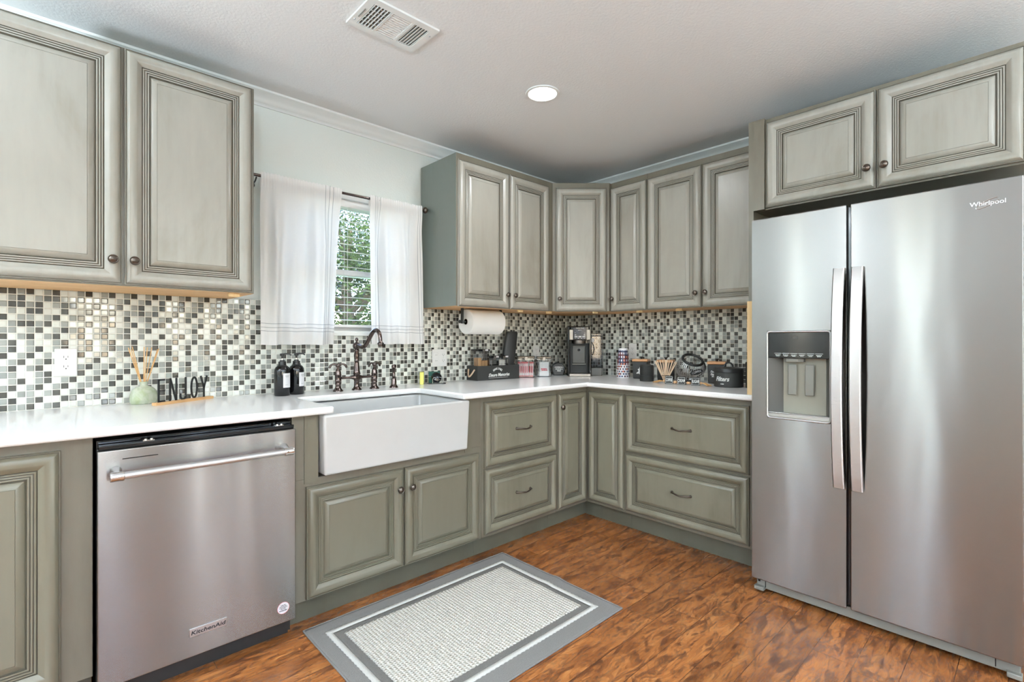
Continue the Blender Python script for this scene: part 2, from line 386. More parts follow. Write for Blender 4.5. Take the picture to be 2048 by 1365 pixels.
# ---------------------------------------------------------------- mesh builder
class MB:
    def __init__(s): s.v = []; s.f = []; s.mi = []; s.uv = None
    def add(s, vs, fs, mi=0, T=None):
        o = len(s.v)
        for p in vs:
            p = Vector(p)
            s.v.append(tuple(T @ p) if T is not None else tuple(p))
        for i, f in enumerate(fs):
            s.f.append(tuple(o + k for k in f)); s.mi.append(mi[i] if isinstance(mi, list) else mi)
        return s
    def box(s, x0, x1, y0, y1, z0, z1, mi=0, T=None):
        x0, x1 = min(x0, x1), max(x0, x1); y0, y1 = min(y0, y1), max(y0, y1); z0, z1 = min(z0, z1), max(z0, z1)
        vs = [(x0, y0, z0), (x1, y0, z0), (x1, y1, z0), (x0, y1, z0), (x0, y0, z1), (x1, y0, z1), (x1, y1, z1), (x0, y1, z1)]
        fs = [(0, 3, 2, 1), (4, 5, 6, 7), (0, 1, 5, 4), (1, 2, 6, 5), (2, 3, 7, 6), (3, 0, 4, 7)]
        return s.add(vs, fs, mi, T)
    def prism(s, poly, z0, z1, mi=0, T=None):
        n = len(poly)
        a = sum(poly[i][0] * poly[(i + 1) % n][1] - poly[(i + 1) % n][0] * poly[i][1] for i in range(n))
        if a < 0: poly = poly[::-1]
        vs = [(x, y, z0) for x, y in poly] + [(x, y, z1) for x, y in poly]
        fs = [tuple(range(n))[::-1], tuple(range(n, 2 * n))] + [(i, (i + 1) % n, n + (i + 1) % n, n + i) for i in range(n)]
        return s.add(vs, fs, mi, T)
    def lathe(s, prof, seg=28, mi=0, T=None, sx=1, sy=1):
        vs = []; fs = []
        n = len(prof)
        for k in range(seg):
            a = 2 * PI * k / seg
            for r, z in prof: vs.append((r * math.cos(a) * sx, r * math.sin(a) * sy, z))
        for k in range(seg):
            k2 = (k + 1) % seg
            for i in range(n - 1):
                fs.append((k * n + i, k2 * n + i, k2 * n + i + 1, k * n + i + 1))
        if prof[0][0] > 1e-6: fs.append(tuple(k * n for k in range(seg))[::-1])
        if prof[-1][0] > 1e-6: fs.append(tuple(k * n + n - 1 for k in range(seg)))
        return s.add(vs, fs, mi, T)
    def tube(s, pts, rad, seg=10, mi=0, T=None, closed=False):
        pts = [Vector(p) for p in pts]; n = len(pts)
        rs = rad if isinstance(rad, (list, tuple)) else [rad] * n
        vs = []; fs = []; up = None
        for i, p in enumerate(pts):
            if closed: d = pts[(i + 1) % n] - pts[i - 1]
            else: d = pts[min(i + 1, n - 1)] - pts[max(i - 1, 0)]
            d.normalize()
            if up is None:
                up = Vector((0, 0, 1)) if abs(d.z) < .9 else Vector((1, 0, 0))
            a = d.cross(up); 
            if a.length < 1e-6: a = d.cross(Vector((1, .3, 0)))
            a.normalize(); b = a.cross(d).normalized(); up = b
            for k in range(seg):
                t = 2 * PI * k / seg
                vs.append(p + (a * math.cos(t) + b * math.sin(t)) * rs[i])
        m = n if closed else n - 1
        for i in range(m):
            j = (i + 1) % n
            for k in range(seg):
                k2 = (k + 1) % seg
                fs.append((i * seg + k, i * seg + k2, j * seg + k2, j * seg + k))
        if not closed:
            fs.append(tuple(range(seg))[::-1]); fs.append(tuple((n - 1) * seg + k for k in range(seg)))
        return s.add(vs, fs, mi, T)
    def build(s, name, mats, parent=None, bevel=0, seg=2, angle=30, solid=0, fix=True):
        me = bpy.data.meshes.new(name); me.from_pydata(s.v, [], s.f)
        if not isinstance(mats, (list, tuple)): mats = [mats]
        for m in mats: me.materials.append(m)
        for p, i in zip(me.polygons, s.mi): p.material_index = i; p.use_smooth = True
        if s.uv:
            l = me.uv_layers.new(name='UVMap')
            for lp in me.loops: l.data[lp.index].uv = s.uv[lp.vertex_index]
        me.validate()
        if fix:
            import bmesh
            bm = bmesh.new(); bm.from_mesh(me); bmesh.ops.recalc_face_normals(bm, faces=bm.faces); bm.to_mesh(me); bm.free()
        me.set_sharp_from_angle(angle=R(angle))
        o = bpy.data.objects.new(name, me); COL.objects.link(o)
        if parent is not None: o.parent = parent
        if bevel:
            b = o.modifiers.new('bevel', 'BEVEL'); b.width = bevel; b.segments = seg; b.limit_method = 'ANGLE'; b.angle_limit = R(40)
            b.harden_normals = False
        return o

def tag(o, label, cat=None, group=None, kind=None):
    if label: o['label'] = label
    if cat: o['category'] = cat
    if group: o['group'] = group
    if kind: o['kind'] = kind
    return o
def thing(name, label, cat, loc=(0, 0, 0), rz=0, group=None):
    o = bpy.data.objects.new(name, None); COL.objects.link(o); o.empty_display_size = .05
    o.location = loc; o.rotation_euler = (0, 0, R(rz))
    return tag(o, label, cat, group)
def struct(o, label=None):
    o['kind'] = 'structure'
    if label: o['label'] = label
    return o
def copy_tree(o, parent=None):
    c = o.copy(); COL.objects.link(c); c.parent = parent
    for ch in list(o.children): copy_tree(ch, c)
    return c
def rot(ax, deg): return Matrix.Rotation(R(deg), 4, ax)
def tr(x, y, z): return Matrix.Translation((x, y, z))

def lettering(text, size, T, m, parent, name='lettering', extrude=.0006, bend=None, align='CENTER', shear=0.0, sx=1.0, bold=0.0):
    cu = bpy.data.curves.new('t', 'FONT'); cu.body = text; cu.size = size; cu.extrude = extrude
    cu.align_x = align; cu.align_y = 'CENTER'; cu.shear = shear; cu.offset = bold; cu.resolution_u = 4
    t = bpy.data.objects.new('t', cu); COL.objects.link(t); bpy.context.view_layer.update()
    me = bpy.data.meshes.new_from_object(t.evaluated_get(bpy.context.evaluated_depsgraph_get()))
    bpy.data.objects.remove(t); bpy.data.curves.remove(cu)
    for v in me.vertices:
        p = v.co.copy(); p.x *= sx
        q = Vector((p.x, -p.z, p.y))
        if bend:
            a = p.x / bend; rr = bend + p.z
            q = Vector((rr * math.sin(a), -rr * math.cos(a), p.y))
        v.co = T @ q
    me.materials.clear(); me.materials.append(m)
    o = bpy.data.objects.new(name, me); COL.objects.link(o); o.parent = parent
    return o

def print_marks(parent, T, rows, m, name='small_print', gap=.0012, seed=1):
    """rows of tiny word-like dashes (x0, x1, z, height) on a plane facing -y, for print too small to read"""
    rr = random.Random(seed); b = MB()
    for x0, x1, z, h in rows:
        x = x0
        while x < x1:
            w_ = min(rr.uniform(1.2, 3.2) * h, x1 - x); b.box(x, x + w_, -.0003, 0, z - h / 2, z + h / 2, T=T); x += w_ + gap
    return b.build(name, m, parent)

# ================================================================= ROOM
WA = .06; WB = .01; CE = 2.465; XL = -5.6; YF = -5.8; TOP = .917
WX0, WX1, WZ0, WZ1 = -2.40, -1.58, 1.235, 2.05
b = MB()
b.box(XL - .15, WX0, WA, WA + .15, 0, CE); b.box(WX1, WB + .15, WA, WA + .15, 0, CE)
b.box(WX0, WX1, WA, WA + .15, 0, WZ0); b.box(WX0, WX1, WA, WA + .15, WZ1, CE)
struct(b.build('wall_back', M['wall']), 'pale sage textured wall with the curtained window')
b = MB(); b.box(WB, WB + .15, YF, WA, 0, CE); struct(b.build('wall_right', M['wall']), 'pale wall behind the corner cabinets and refrigerator')
# wall behind the camera and left wall, with openings cut for the added windows
def wall_holes(name, axis, c0, c1, a0, a1, holes):
    b = MB(); xs = a0
    for (h0, h1, z0, z1) in sorted(holes):
        for seg in ((xs, h0, 0, CE), (h0, h1, 0, z0), (h0, h1, z1, CE)):
            if seg[3] - seg[2] < 1e-3: continue
            if axis == 'x': b.box(seg[0], seg[1], c0, c1, seg[2], seg[3])
            else: b.box(c0, c1, seg[0], seg[1], seg[2], seg[3])
        xs = h1
    if axis == 'x': b.box(xs, a1, c0, c1, 0, CE)
    else: b.box(c0, c1, xs, a1, 0, CE)
    return struct(b.build(name, M['wall']))
FH = [(-4.6, -3.8, .75, 2.1), (-3.02, -2.56, .9, 2.1), (-1.97, -1.74, .1, 2.15), (-1.49, -1.31, .1, 2.15), (-1.02, -.84, .1, 2.15)]
LH = [(-4.9, -4.0, .1, 2.1), (-1.86, -1.58, .05, 2.25), (-.62, -.38, .05, 2.25)]
wall_holes('wall_front', 'x', YF - .15, YF, XL - .15, WB + .15, FH)
wall_holes('wall_left', 'y', XL - .15, XL, YF, WA, LH)
b = MB(); b.box(XL - .15, WB + .15, YF - .15, WA + .15, -.06, 0); struct(b.build('floor', M['floor']), 'hand scraped hickory plank floor')
b = MB(); b.box(XL - .15, WB + .15, YF - .15, WA + .15, CE, CE + .08); struct(b.build('ceiling', M['ceiling']), 'grey white textured ceiling')
# unseen windows added for daylight and reflected streaks: frame with muntins and panes
def added_window(name, axis, c, h):
    h0, h1, z0, z1 = h
    f = MB(); g = MB()
    def bb(m_, a0, a1, q0, q1, t):
        if axis == 'x': m_.box(a0, a1, c - t, c + t, q0, q1)
        else: m_.box(c - t, c + t, a0, a1, q0, q1)
    for a0, a1, q0, q1 in ((h0, h0 + .03, z0, z1), (h1 - .03, h1, z0, z1), (h0, h1, z0, z0 + .05), (h0, h1, z1 - .05, z1), (h0, h1, (z0 + z1) / 2 - .025, (z0 + z1) / 2 + .025), ((h0 + h1) / 2 - .012, (h0 + h1) / 2 + .012, z0, z1 if h1 - h0 > .4 else z0 + .01)):
        bb(f, a0, a1, q0, q1, .03)
    bb(g, h0 + .04, h1 - .04, z0 + .04, z1 - .04, .004)
    o = struct(f.build(name, M['white'])); g.build('pane', M['glass'], o)
for i, h in enumerate(FH): added_window('window_%d' % (i + 2), 'x', YF - .08, h)
for i, h in enumerate(LH): added_window('window_%d' % (i + 7), 'y', XL - .08, h)
# crown moulding
def crown(name, path, label):
    prof = [(0, 0), (0, -.066), (.008, -.066), (.010, -.058), (.018, -.054), (.026, -.040), (.042, -.024), (.056, -.018), (.060, -.012), (.068, -.010), (.070, 0)]
    b = MB(); vs = []; n = len(prof)
    for (x, y, nx, ny) in path:
        for d, z in prof: vs.append((x + nx * d, y + ny * d, CE + z - .0005))
    fs = []
    for i in range(len(path) - 1):
        for k in range(n):
            k2 = (k + 1) % n
            fs.append((i * n + k, i * n + k2, (i + 1) * n + k2, (i + 1) * n + k))
    fs += [tuple(range(n)), tuple(range((len(path) - 1) * n, len(path) * n))[::-1]]
    b.add(vs, fs); struct(b.build(name, M['white'], angle=50), label)
crown('trim_1', [(XL, WA, 1, -1), (WB, WA, -1, -1), (WB, YF, -1, 1), (XL, YF, 1, 1), (XL, WA, 1, -1)], 'white crown moulding around the ceiling')
# mosaic backsplash
BT = .006
b = MB()
b.box(-3.95, WB - BT, WA - BT, WA, .9, 1.219); b.box(-3.95, WX0 - .02, WA - BT, WA, 1.219, 1.402); b.box(WX1 + .02, WB - BT, WA - BT, WA, 1.219, 1.402)
struct(b.build('trim_2', M['mosaic']), 'black, grey and white glass mosaic backsplash on the window wall')
b = MB(); b.box(WB - BT, WB, -1.667, WA, .9, 1.402)
struct(b.build('trim_3', M['mosaic']), 'mosaic backsplash on the wall beside the refrigerator')
# kitchen window
win = MB(); YO = WA + .05
for a in ((WX0, WX0 + .035, WZ0, WZ1), (WX1 - .035, WX1, WZ0, WZ1), (WX0, WX1, WZ1 - .04, WZ1), (WX0, WX1, WZ0, WZ0 + .012)): win.box(a[0], a[1], WA - .004, WA + .14, a[2], a[3])
win.box(WX0 - .02, WX1 + .02, WA - .022, WA + .03, WZ0 - .016, WZ0 + .004)
wobj = struct(win.build('window_1', M['white'], bevel=.002), 'kitchen window behind the white curtains')
def sash(z0, z1, y):
    f = MB()
    for a in ((WX0 + .035, WX0 + .07, z0, z1), (WX1 - .07, WX1 - .035, z0, z1), (WX0 + .07, WX1 - .07, z1 - .034, z1), (WX0 + .07, WX1 - .07, z0, z0 + .036)): f.box(a[0], a[1], y, y + .03, a[2], a[3])
    o = f.build('sash', M['whiteplastic'], wobj, bevel=.003)
    g = MB(); g.box(WX0 + .065, WX1 - .065, y + .012, y + .016, z0 + .03, z1 - .03); g.build('pane', M['glass'], o)
sash(1.575, 2.01, WA + .10); sash(WZ0 + .012, 1.61, WA + .068)
# horizontal blind
bl = thing('window_blind', 'white horizontal slat blind hanging in the kitchen window', 'blind', (-1.99, WA + .04, 2.01))
h = MB(); h.box(-.365, .365, -.024, .02, -.042, 0); h.build('head_rail', M['whiteplastic'], bl, bevel=.003)
for k in range(16):
    s_ = MB(); z = -.075 - k * .0445
    if z < -.70: break
    s_.box(-.36, .36, -.021, .021, -.0012, .0012, T=tr(0, 0, z) @ rot('X', 6)); s_.build('slat', M['whiteplastic'], bl)
h = MB(); h.box(-.36, .36, -.02, .02, -.742, -.726); h.build('bottom_rail', M['whiteplastic'], bl, bevel=.003)
for x in (-.28, 0.02, .28):
    c_ = MB(); c_.tube([(x, -.022, -.04), (x, -.022, -.735)], .0009, 6); c_.tube([(x, .022, -.04), (x, .022, -.735)], .0009, 6); c_.build('ladder_cord', M['whiteplastic'], bl)

# recessed lamps
def downlight(x, y, label):
    t = thing('recessed_light', label, 'ceiling light', (x, y, CE))
    b = MB(); b.lathe([(.088, -.0004), (.086, -.005), (.074, -.006), (.072, -.003)], 40); b.build('trim_ring', M['white'], t)
    d = MB(); d.lathe([(0, -.004), (.072, -.004), (.072, -.001), (0, -.001)], 40); d.build('diffuser', M['lamp'], t)
    l = bpy.data.lights.new('lamp', 'AREA'); l.shape = 'DISK'; l.size = .14; l.energy = LAMP; l.color = (.90, .96, 1); l.spread = R(170)
    lo = bpy.data.objects.new('lamp', l); COL.objects.link(lo); lo.location = (0, 0, -.01); lo.parent = t
downlight(-1.391, -.936, 'round recessed ceiling light glowing above the sink corner')
for x, y, s_ in ((-1.4, -3.4, 'behind the refrigerator side'), (-3.0, -3.9, 'behind the camera'), (-4.5, -3.2, 'near the left wall'), (-4.4, -1.3, 'left of the upper cabinets')):  # out of view, added to brighten the room
    downlight(x, y, 'unseen recessed ceiling light added ' + s_)
def added_uplighter(x, y, label):  # unseen lamp added to throw fill light onto the ceiling
    t = thing('added_floor_lamp', label, 'added fill lamp', (x, y, 0))
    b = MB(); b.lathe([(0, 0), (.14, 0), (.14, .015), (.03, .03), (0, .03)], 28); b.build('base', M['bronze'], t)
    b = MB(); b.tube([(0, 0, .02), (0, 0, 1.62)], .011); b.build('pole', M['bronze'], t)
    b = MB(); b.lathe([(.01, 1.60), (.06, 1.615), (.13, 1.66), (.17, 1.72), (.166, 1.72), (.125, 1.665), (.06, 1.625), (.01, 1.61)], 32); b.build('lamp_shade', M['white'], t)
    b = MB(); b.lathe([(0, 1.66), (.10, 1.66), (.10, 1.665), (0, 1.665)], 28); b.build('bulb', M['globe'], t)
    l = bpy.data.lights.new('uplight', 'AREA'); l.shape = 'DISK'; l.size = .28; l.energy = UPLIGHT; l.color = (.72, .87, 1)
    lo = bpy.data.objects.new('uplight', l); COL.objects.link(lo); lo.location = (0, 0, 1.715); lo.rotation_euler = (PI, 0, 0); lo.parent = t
added_uplighter(-3.95, -3.9, 'unseen bronze fill lamp added behind the camera')
added_uplighter(-2.0, -4.3, 'unseen bronze fill lamp added toward the front wall windows')
added_uplighter(-4.9, -1.1, 'unseen bronze fill lamp added near the left wall')

# ceiling vent
vt = thing('ceiling_vent', 'white metal ceiling air vent with three louvre banks', 'vent', (-2.233, -.905, CE))
W2, H2 = .152, .104
b = MB(); b.box(-W2 + .02, W2 - .02, -H2 + .02, H2 - .02, -.0012, -.0004); b.build('duct_shade', M['darkgrey'], vt)  # dark sheet in place of the shade inside the duct
b = MB(); t_ = -.009
for a in ((-W2, W2, -H2, -H2 + .030), (-W2, W2, H2 - .030, H2), (-W2, -W2 + .030, -H2 + .030, H2 - .030), (W2 - .030, W2, -H2 + .030, H2 - .030), (-.052, -.042, -H2 + .030, H2 - .030), (.042, .052, -H2 + .030, H2 - .030)): b.box(a[0], a[1], a[2], a[3], t_, -.0005, 0)
b.build('vent_frame', M['white'], vt)
lv = MB()
for k in range(6):
    x = -.118 + k * .0135
    lv.box(-.0012, .0012, -H2 + .03, H2 - .03, -.004, .004, T=tr(x, 0, -.0058))
for k in range(5): lv.box(-.122, -.052, -.0010, .0010, -.0015, .0015, T=tr(0, -.056 + k * .026, -.0035))
lv.build('left_louvre', M['white'], vt)
lv = MB()
for k in range(11): lv.box(-.042, .042, -.0045, .0045, -.0006, .0006, T=tr(0, -.068 + k * .0136, -.0062) @ rot('X', -28))
lv.build('middle_louvre', M['white'], vt)
lv = MB()
for k in range(6): lv.box(-.0055, .0055, -H2 + .03, H2 - .03, -.0006, .0006, T=tr(.058 + k * .0125, 0, -.0062) @ rot('Y', -22))
lv.build('right_louvre', M['white'], vt)
lv = MB(); lv.box(-.137, -.134, -.03, .03, -.012, -.006); lv.build('damper_lever', M['midgrey'], vt)
for x in (-.139, .139):
    s_ = MB(); s_.lathe([(.004, -.0088), (.003, -.0105), (0, -.011)], 12, T=tr(x, -.05 if x > 0 else .055, 0)); s_.build('screw', M['silver'], vt)

# ================================================================= CABINETS
def hump(t): return math.sin(PI * min(1, t)) 
def door_profile(s=1.0):
    p = [(0, -.013, 0), (.0015, -.0155, 0), (.004, -.0158, 1), (.0055, -.0142, 1), (.0075, -.0165, 0)]
    for k in range(1, 11):
        t = k / 10; p.append((.0075 + .044 * t, -(.0165 + .0100 * math.sin(PI * t ** .85) - .0045 * t), 0))
    p += [(.0525, -.0092, 1), (.0545, -.0118, 1)]
    for k in range(3):
        x = .0545 + k * .0078; d = .0118 - k * .0009
        p += [(x + .002, -(d + .0012), 0), (x + .0045, -(d + .0006), 0), (x + .0058, -(d - .0022), 1), (x + .0078, -(d - .0004), 1)]
    p += [(.0795, -.0055, 1), (.0808, -.0066, 0), (.0975, -.0150, 0), (.0992, -.0151, 0), (.0998, -.0144, 1), (.1004, -.0156, 0)]
    return [(a * s, y, g) for a, y, g in p]
def door(name, parent, x0, x1, z0, z1, yf, mats, s=1.0, mi=None):
    """raised panel front; yf = y of its back plane, facing -y"""
    p = [(0, 0, 0)] + door_profile(s)
    b = MB(); vs = []; fs = []; ms = []
    for a, y, g in p:
        vs += [(x0 + a, yf + y, z0 + a), (x1 - a, yf + y, z0 + a), (x1 - a, yf + y, z1 - a), (x0 + a, yf + y, z1 - a)]
    n = len(p)
    fs.append((0, 3, 2, 1)); ms.append(0)
    for i in range(n - 1):
        for k in range(4):
            k2 = (k + 1) % 4
            fs.append((i * 4 + k, i * 4 + k2, (i + 1) * 4 + k2, (i + 1) * 4 + k)); ms.append(p[i + 1][2])
    fs.append(tuple((n - 1) * 4 + k for k in range(4))); ms.append(0)
    b.add(vs, fs, ms)
    return b.build(name, mats, parent, angle=28)
def knob(parent, x, z, yf, mt=None):
    T = tr(x, yf - .0175, z) @ rot('X', 90)
    b = MB(); b.lathe([(.0105, -.004), (.0105, .001), (.0065, .004), (.0055, .012), (.009, .016), (.0155, .019), (.0165, .023), (.0145, .027), (.0125, .0262), (.010, .0285), (0, .0305)], 24, T=T)
    return b.build('knob', mt or M['bronze'], parent, angle=40)
def pull(parent, x, z, yf):
    b = MB(); y = yf - .014
    pts = []; rs = []
    for i in range(21):
        t = -1 + 2 * i / 20
        pts.append((x + .058 * t, y - .026 * (1 - t * t) ** .55 - .004, z - .004 * math.cos(PI * t) * (1 - abs(t)))); rs.append(.0042 + .0012 * (abs(t) > .82) - .0006 * math.cos(PI * t * 3))
    b.tube(pts, rs, 10)
    for s_ in (-1, 1): b.lathe([(.009, -.002), (.0085, .003), (.006, .009), (0, .011)], 16, T=tr(x + s_ * .056, y, z) @ rot('X', 90))
    return b.build('pull_handle', M['bronze'], parent, angle=45)
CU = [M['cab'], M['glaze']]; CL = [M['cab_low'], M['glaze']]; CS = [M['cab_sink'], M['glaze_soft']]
KZ = .085

def carcass(t, x0, x1, yb, yf, z0, z1, under=None, side=None):
    b = MB()
    fs_m = [2 if under else 0, 0, 0, 1 if side else 0, 0, 1 if side else 0]
    b.box(x0, x1, yf, yb - .009, z0, z1, fs_m)
    return b.build('carcass', [M['cab_frame'], M['cab_side'], M['pine']], t, bevel=.0015)
def blocks(t, spots):
    for x, y, z in spots:
        b = MB(); b.box(x - .022, x + .022, y - .008, y + .008, z - .016, z); b.build('corner_block', M['pine_edge'], t, bevel=.002)

# upper cabinets, window wall (local origin on the wall, z absolute)
UF = -.325
t = thing('upper_cabinet', 'large sage upper cabinet with two tall doors left of the window', 'cabinet', (-3.045, WA, 1.395))
def L(t, x, y, z): return (x - t.location.x, y - t.location.y, z - t.location.z)
def upperA(t, x0, x1, doors, z0, z1, top):
    ox, oy, oz = t.location
    carcass(t, x0 - ox, x1 - ox, 0, UF - oy, 1.398 - oz, top - oz, under=True, side=True)
    for (a, c, ks) in doors:
        d = door('door', t, a - ox, c - ox, z0 - oz, z1 - oz, UF - oy, CU)
        kx = a + .028 if ks < 0 else c - .028
        knob(d, kx - ox, z0 + .088 - oz, UF - oy)
upperA(t, -3.497, -2.588, [(-3.488, -3.0465, 1), (-3.0385, -2.5976, -1)], 1.4046, 2.2913, 2.298)
blocks(t, [(-2.66 + 3.045, UF + .03 - WA, .003)])
t = thing('upper_cabinet', 'sage upper cabinet with two doors right of the window over the paper towels', 'cabinet', (-1.08, WA, 1.395))
upperA(t, -1.486, -.686, [(-1.4775, -1.070, 1), (-1.0605, -.6905, -1)], 1.3955, 2.268, 2.307)
blocks(t, [(-.93 + 1.08, UF + .03 - WA, .003)])
# diagonal corner unit
t = thing('corner_upper_cabinet', 'diagonal corner upper cabinet with a single door above the coffee maker', 'cabinet', (WB, WA, 1.395))
b = MB(); G_ = .009
poly = [(-.6855, WA - G_), (-.6855, UF), (-.638, UF), (-.345, -.600), (-.325, -.600), (WB - G_, -.600), (WB - G_, WA - G_)]
poly = [(x - WB, y - WA) for x, y in poly]; b.prism(poly, .003, .912, [2] + [0] * 8); b.build('carcass', [M['cab_frame'], M['cab_side'], M['pine']], t, bevel=.0015)
dv = Vector((-.345 + .638, -.600 + .325)); ang = math.degrees(math.atan2(dv.y, dv.x)); mid = Vector((-.4915 - WB, -.4625 - WA))
dd = door('door', t, -.18, .18, .0005, .873, 0, CU); dd.location = (mid.x - .002, mid.y - .002, 0); dd.rotation_euler = (0, 0, R(ang))
knob(dd, -.152, .088, 0)
blocks(t, [(-.66, -.36, .003), (-.42, -.585, .003)])

# upper cabinets, right wall. local x -> world -y, local -y -> world -x
def rightunit(name, label, y, z): return thing(name, label, 'cabinet', (WB, y, z), -90)
def upperB(t, y0, y1, doors, z0, z1, top, xf=UF, kz=.088, bot=1.398, under=True, s=1.0):
    oy = t.location.y; oz = t.location.z
    carcass(t, -(y0 - oy), -(y1 - oy), 0, xf - WB, bot - oz, top - oz, under=under)
    for (a, c, ks) in doors:
        d = door('door', t, -(a - oy), -(c - oy), z0 - oz, z1 - oz, xf - WB, CU, s)
        kx = -(a - oy) + .028 if ks < 0 else -(c - oy) - .028
        knob(d, kx, z0 + kz - oz, xf - WB)
t = rightunit('narrow_upper_cabinet', 'narrow single door upper cabinet just right of the diagonal corner cabinet', -.747, 1.395)
upperB(t, -.6005, -.8935, [(-.6035, -.8885, -1)], 1.3955, 2.268, 2.307, s=.97)
blocks(t, [(.06, UF + .03, .003)])
t = rightunit('upper_cabinet', 'two door upper cabinet on the right wall next to the refrigerator end panel', -1.28, 1.395)
upperB(t, -.8945, -1.667, [(-.8995, -1.2715, 1), (-1.2785, -1.662, -1)], 1.3955, 2.268, 2.307)
blocks(t, [(-.18, UF + .03, .003)])
t = rightunit('over_fridge_cabinet', 'wide two door cabinet over the refrigerator', -2.17, 1.85)
upperB(t, -1.692, -2.66, [(-1.746, -2.199, 1), (-2.205, -2.654, -1)], 1.858, 2.285, 2.305, xf=-.61, kz=.088, bot=1.85, under=False)
b = MB(); b.box(1.6915 - 2.17, 1.7445 - 2.17, -.6105 - WB, -.634 - WB, 0, .455); b.build('filler_stile', M['cab_frame'], t)
# end panel standing on the counter
t = thing('end_panel', 'tall wooden panel between the counter and the refrigerator', 'panel', (WB, -1.679, TOP))
b = MB(); b.box(0, -.655, -.012, .011, 0, .475, [0, 0, 0, 0, 0, 1]); b.box(0, -.635, -.012, .011, .475, 1.39, 0)
b.build('board', [M['cab_frame'], M['pine_edge']], t)
b = MB(); b.box(-.655, -.660, -.0125, .0115, .0, .474); b.build('raw_wood_edge', M['pine_edge'], t)
b = MB(); b.box(-.635, -.640, -.0125, .0115, .476, 1.39); b.build('edge_strip', M['cab_frame'], t)

# base cabinets
BF = -.61; BB = .115; BTp = .886
t = thing('base_cabinet', 'sage base cabinet with one door left of the dishwasher', 'cabinet', (-3.545, WA, 0))
carcass(t, -.405, .4, 0, BF - WA, BB, BTp)
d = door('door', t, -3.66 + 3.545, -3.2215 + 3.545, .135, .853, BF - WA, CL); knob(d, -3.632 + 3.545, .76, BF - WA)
b = MB(); b.box(-.405, .4, -G_, -.541 - WA, 0, BB); b.build('toe_kick', M['toe'], t)

t = thing('sink_cabinet', 'sage sink base cabinet with two plain doors below the apron sink', 'cabinet', (-2.03, WA, 0))
x0, x1 = -2.527 + 2.03, -1.531 + 2.03
b = MB(); b.box(x0, x1, -G_, BF - WA, BB, .618)
b.box(x0, -2.42 + 2.03, -G_, BF - WA, .618, BTp); b.box(-1.644 + 2.03, x1, -G_, BF - WA, .618, BTp)
b.build('carcass', M['cab_frame'], t, bevel=.0015)
for a_, c_ in ((-2.478, -2.4205), (-1.6435, -1.60)):
    b = MB(); b.box(a_ + 2.03, c_ + 2.03, BF - WA - .004, BF - WA, .60, BTp); b.build('filler_strip', M['cab_sink'], t)
b = MB(); b.box(x0, x1, -G_, -.541 - WA, 0, BB); b.build('toe_kick', M['toe'], t)
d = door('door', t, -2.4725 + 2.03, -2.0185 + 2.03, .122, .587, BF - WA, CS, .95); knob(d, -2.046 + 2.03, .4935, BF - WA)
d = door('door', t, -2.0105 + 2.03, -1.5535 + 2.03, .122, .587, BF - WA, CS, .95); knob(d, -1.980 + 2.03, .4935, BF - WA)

def drawers(t, a, c, z=(.133, .487, .499, .8555)):
    for z0, z1 in ((z[2], z[3]), (z[0], z[1])):
        d = door('drawer', t, a, c, z0, z1, BF_, CL, .9); pull(d, (a + c) / 2, (z0 + z1) / 2 + .008, BF_)
t = thing('drawer_cabinet', 'two drawer base cabinet between the sink and the corner', 'cabinet', (-1.225, WA, 0)); BF_ = BF - WA
carcass(t, -.305, .302, 0, BF_, BB, BTp); b = MB(); b.box(-.305, .302, -G_, -.541 - WA, 0, BB); b.build('toe_kick', M['toe'], t)
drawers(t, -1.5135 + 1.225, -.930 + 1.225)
t = thing('corner_base_cabinet', 'corner base cabinet with two narrow doors meeting at the inside corner', 'cabinet', (WB, WA, 0))
poly = [(-.9225, WA - G_), (WB - G_, WA - G_), (WB - G_, -.914), (BF, -.914), (BF, BF), (-.9225, BF)]
b = MB(); b.prism([(x - WB, y - WA) for x, y in poly], BB, BTp); b.build('carcass', M['cab_frame'], t, bevel=.0015)
poly = [(-.9225, WA - G_), (WB - G_, WA - G_), (WB - G_, -.914), (-.541, -.914), (-.541, -.541), (-.9225, -.541)]
b = MB(); b.prism([(x - WB, y - WA) for x, y in poly], 0, BB); b.build('toe_kick', M['toe'], t)
d = door('door', t, -.9155 - WB, -.636 - WB, .133, .8555, BF - WA, CL, .88); knob(d, -.893 - WB, .772, BF - WA)
d = door('door', t, 0, .277, .133, .8555, 0, CL, .88); d.location = (BF - WB, -.6295 - WA, 0); d.rotation_euler = (0, 0, R(-90))
t = rightunit('drawer_cabinet', 'two wide drawer base cabinet beside the refrigerator', -1.295, 0); BF_ = BF - WB
carcass(t, -.380, .380, 0, BF_, BB, BTp); b = MB(); b.box(-.380, .380, -G_, -.541 - WB, 0, BB); b.build('toe_kick', M['toe'], t)
drawers(t, -.3735, .3715)

# countertop
def arc(cx, cy, r, a0, a1, n=6): return [(cx + r * math.cos(R(a0 + (a1 - a0) * i / n)), cy + r * math.sin(R(a0 + (a1 - a0) * i / n))) for i in range(n + 1)]
CF = -.665; CY = -.232; CXa, CXb = -2.372, -1.688
poly = [(-3.95, WA - .0065), (WB - .0065, WA - .0065), (WB - .0065, -1.703), (-.672, -1.703), (-.672, CF), (CXb, CF)]
poly += arc(CXb - .03, CY - .03, .03, 0, 90) + arc(CXa + .03, CY - .03, .03, 90, 180)
poly += [(CXa, CF), (-3.95, CF)]
b = MB(); b.prism(poly, BTp + .001, TOP)
o = b.build('countertop', M['quartz'], bevel=.009, seg=4); tag(o, 'white quartz L-shaped countertop with a cutout around the sink', 'countertop')

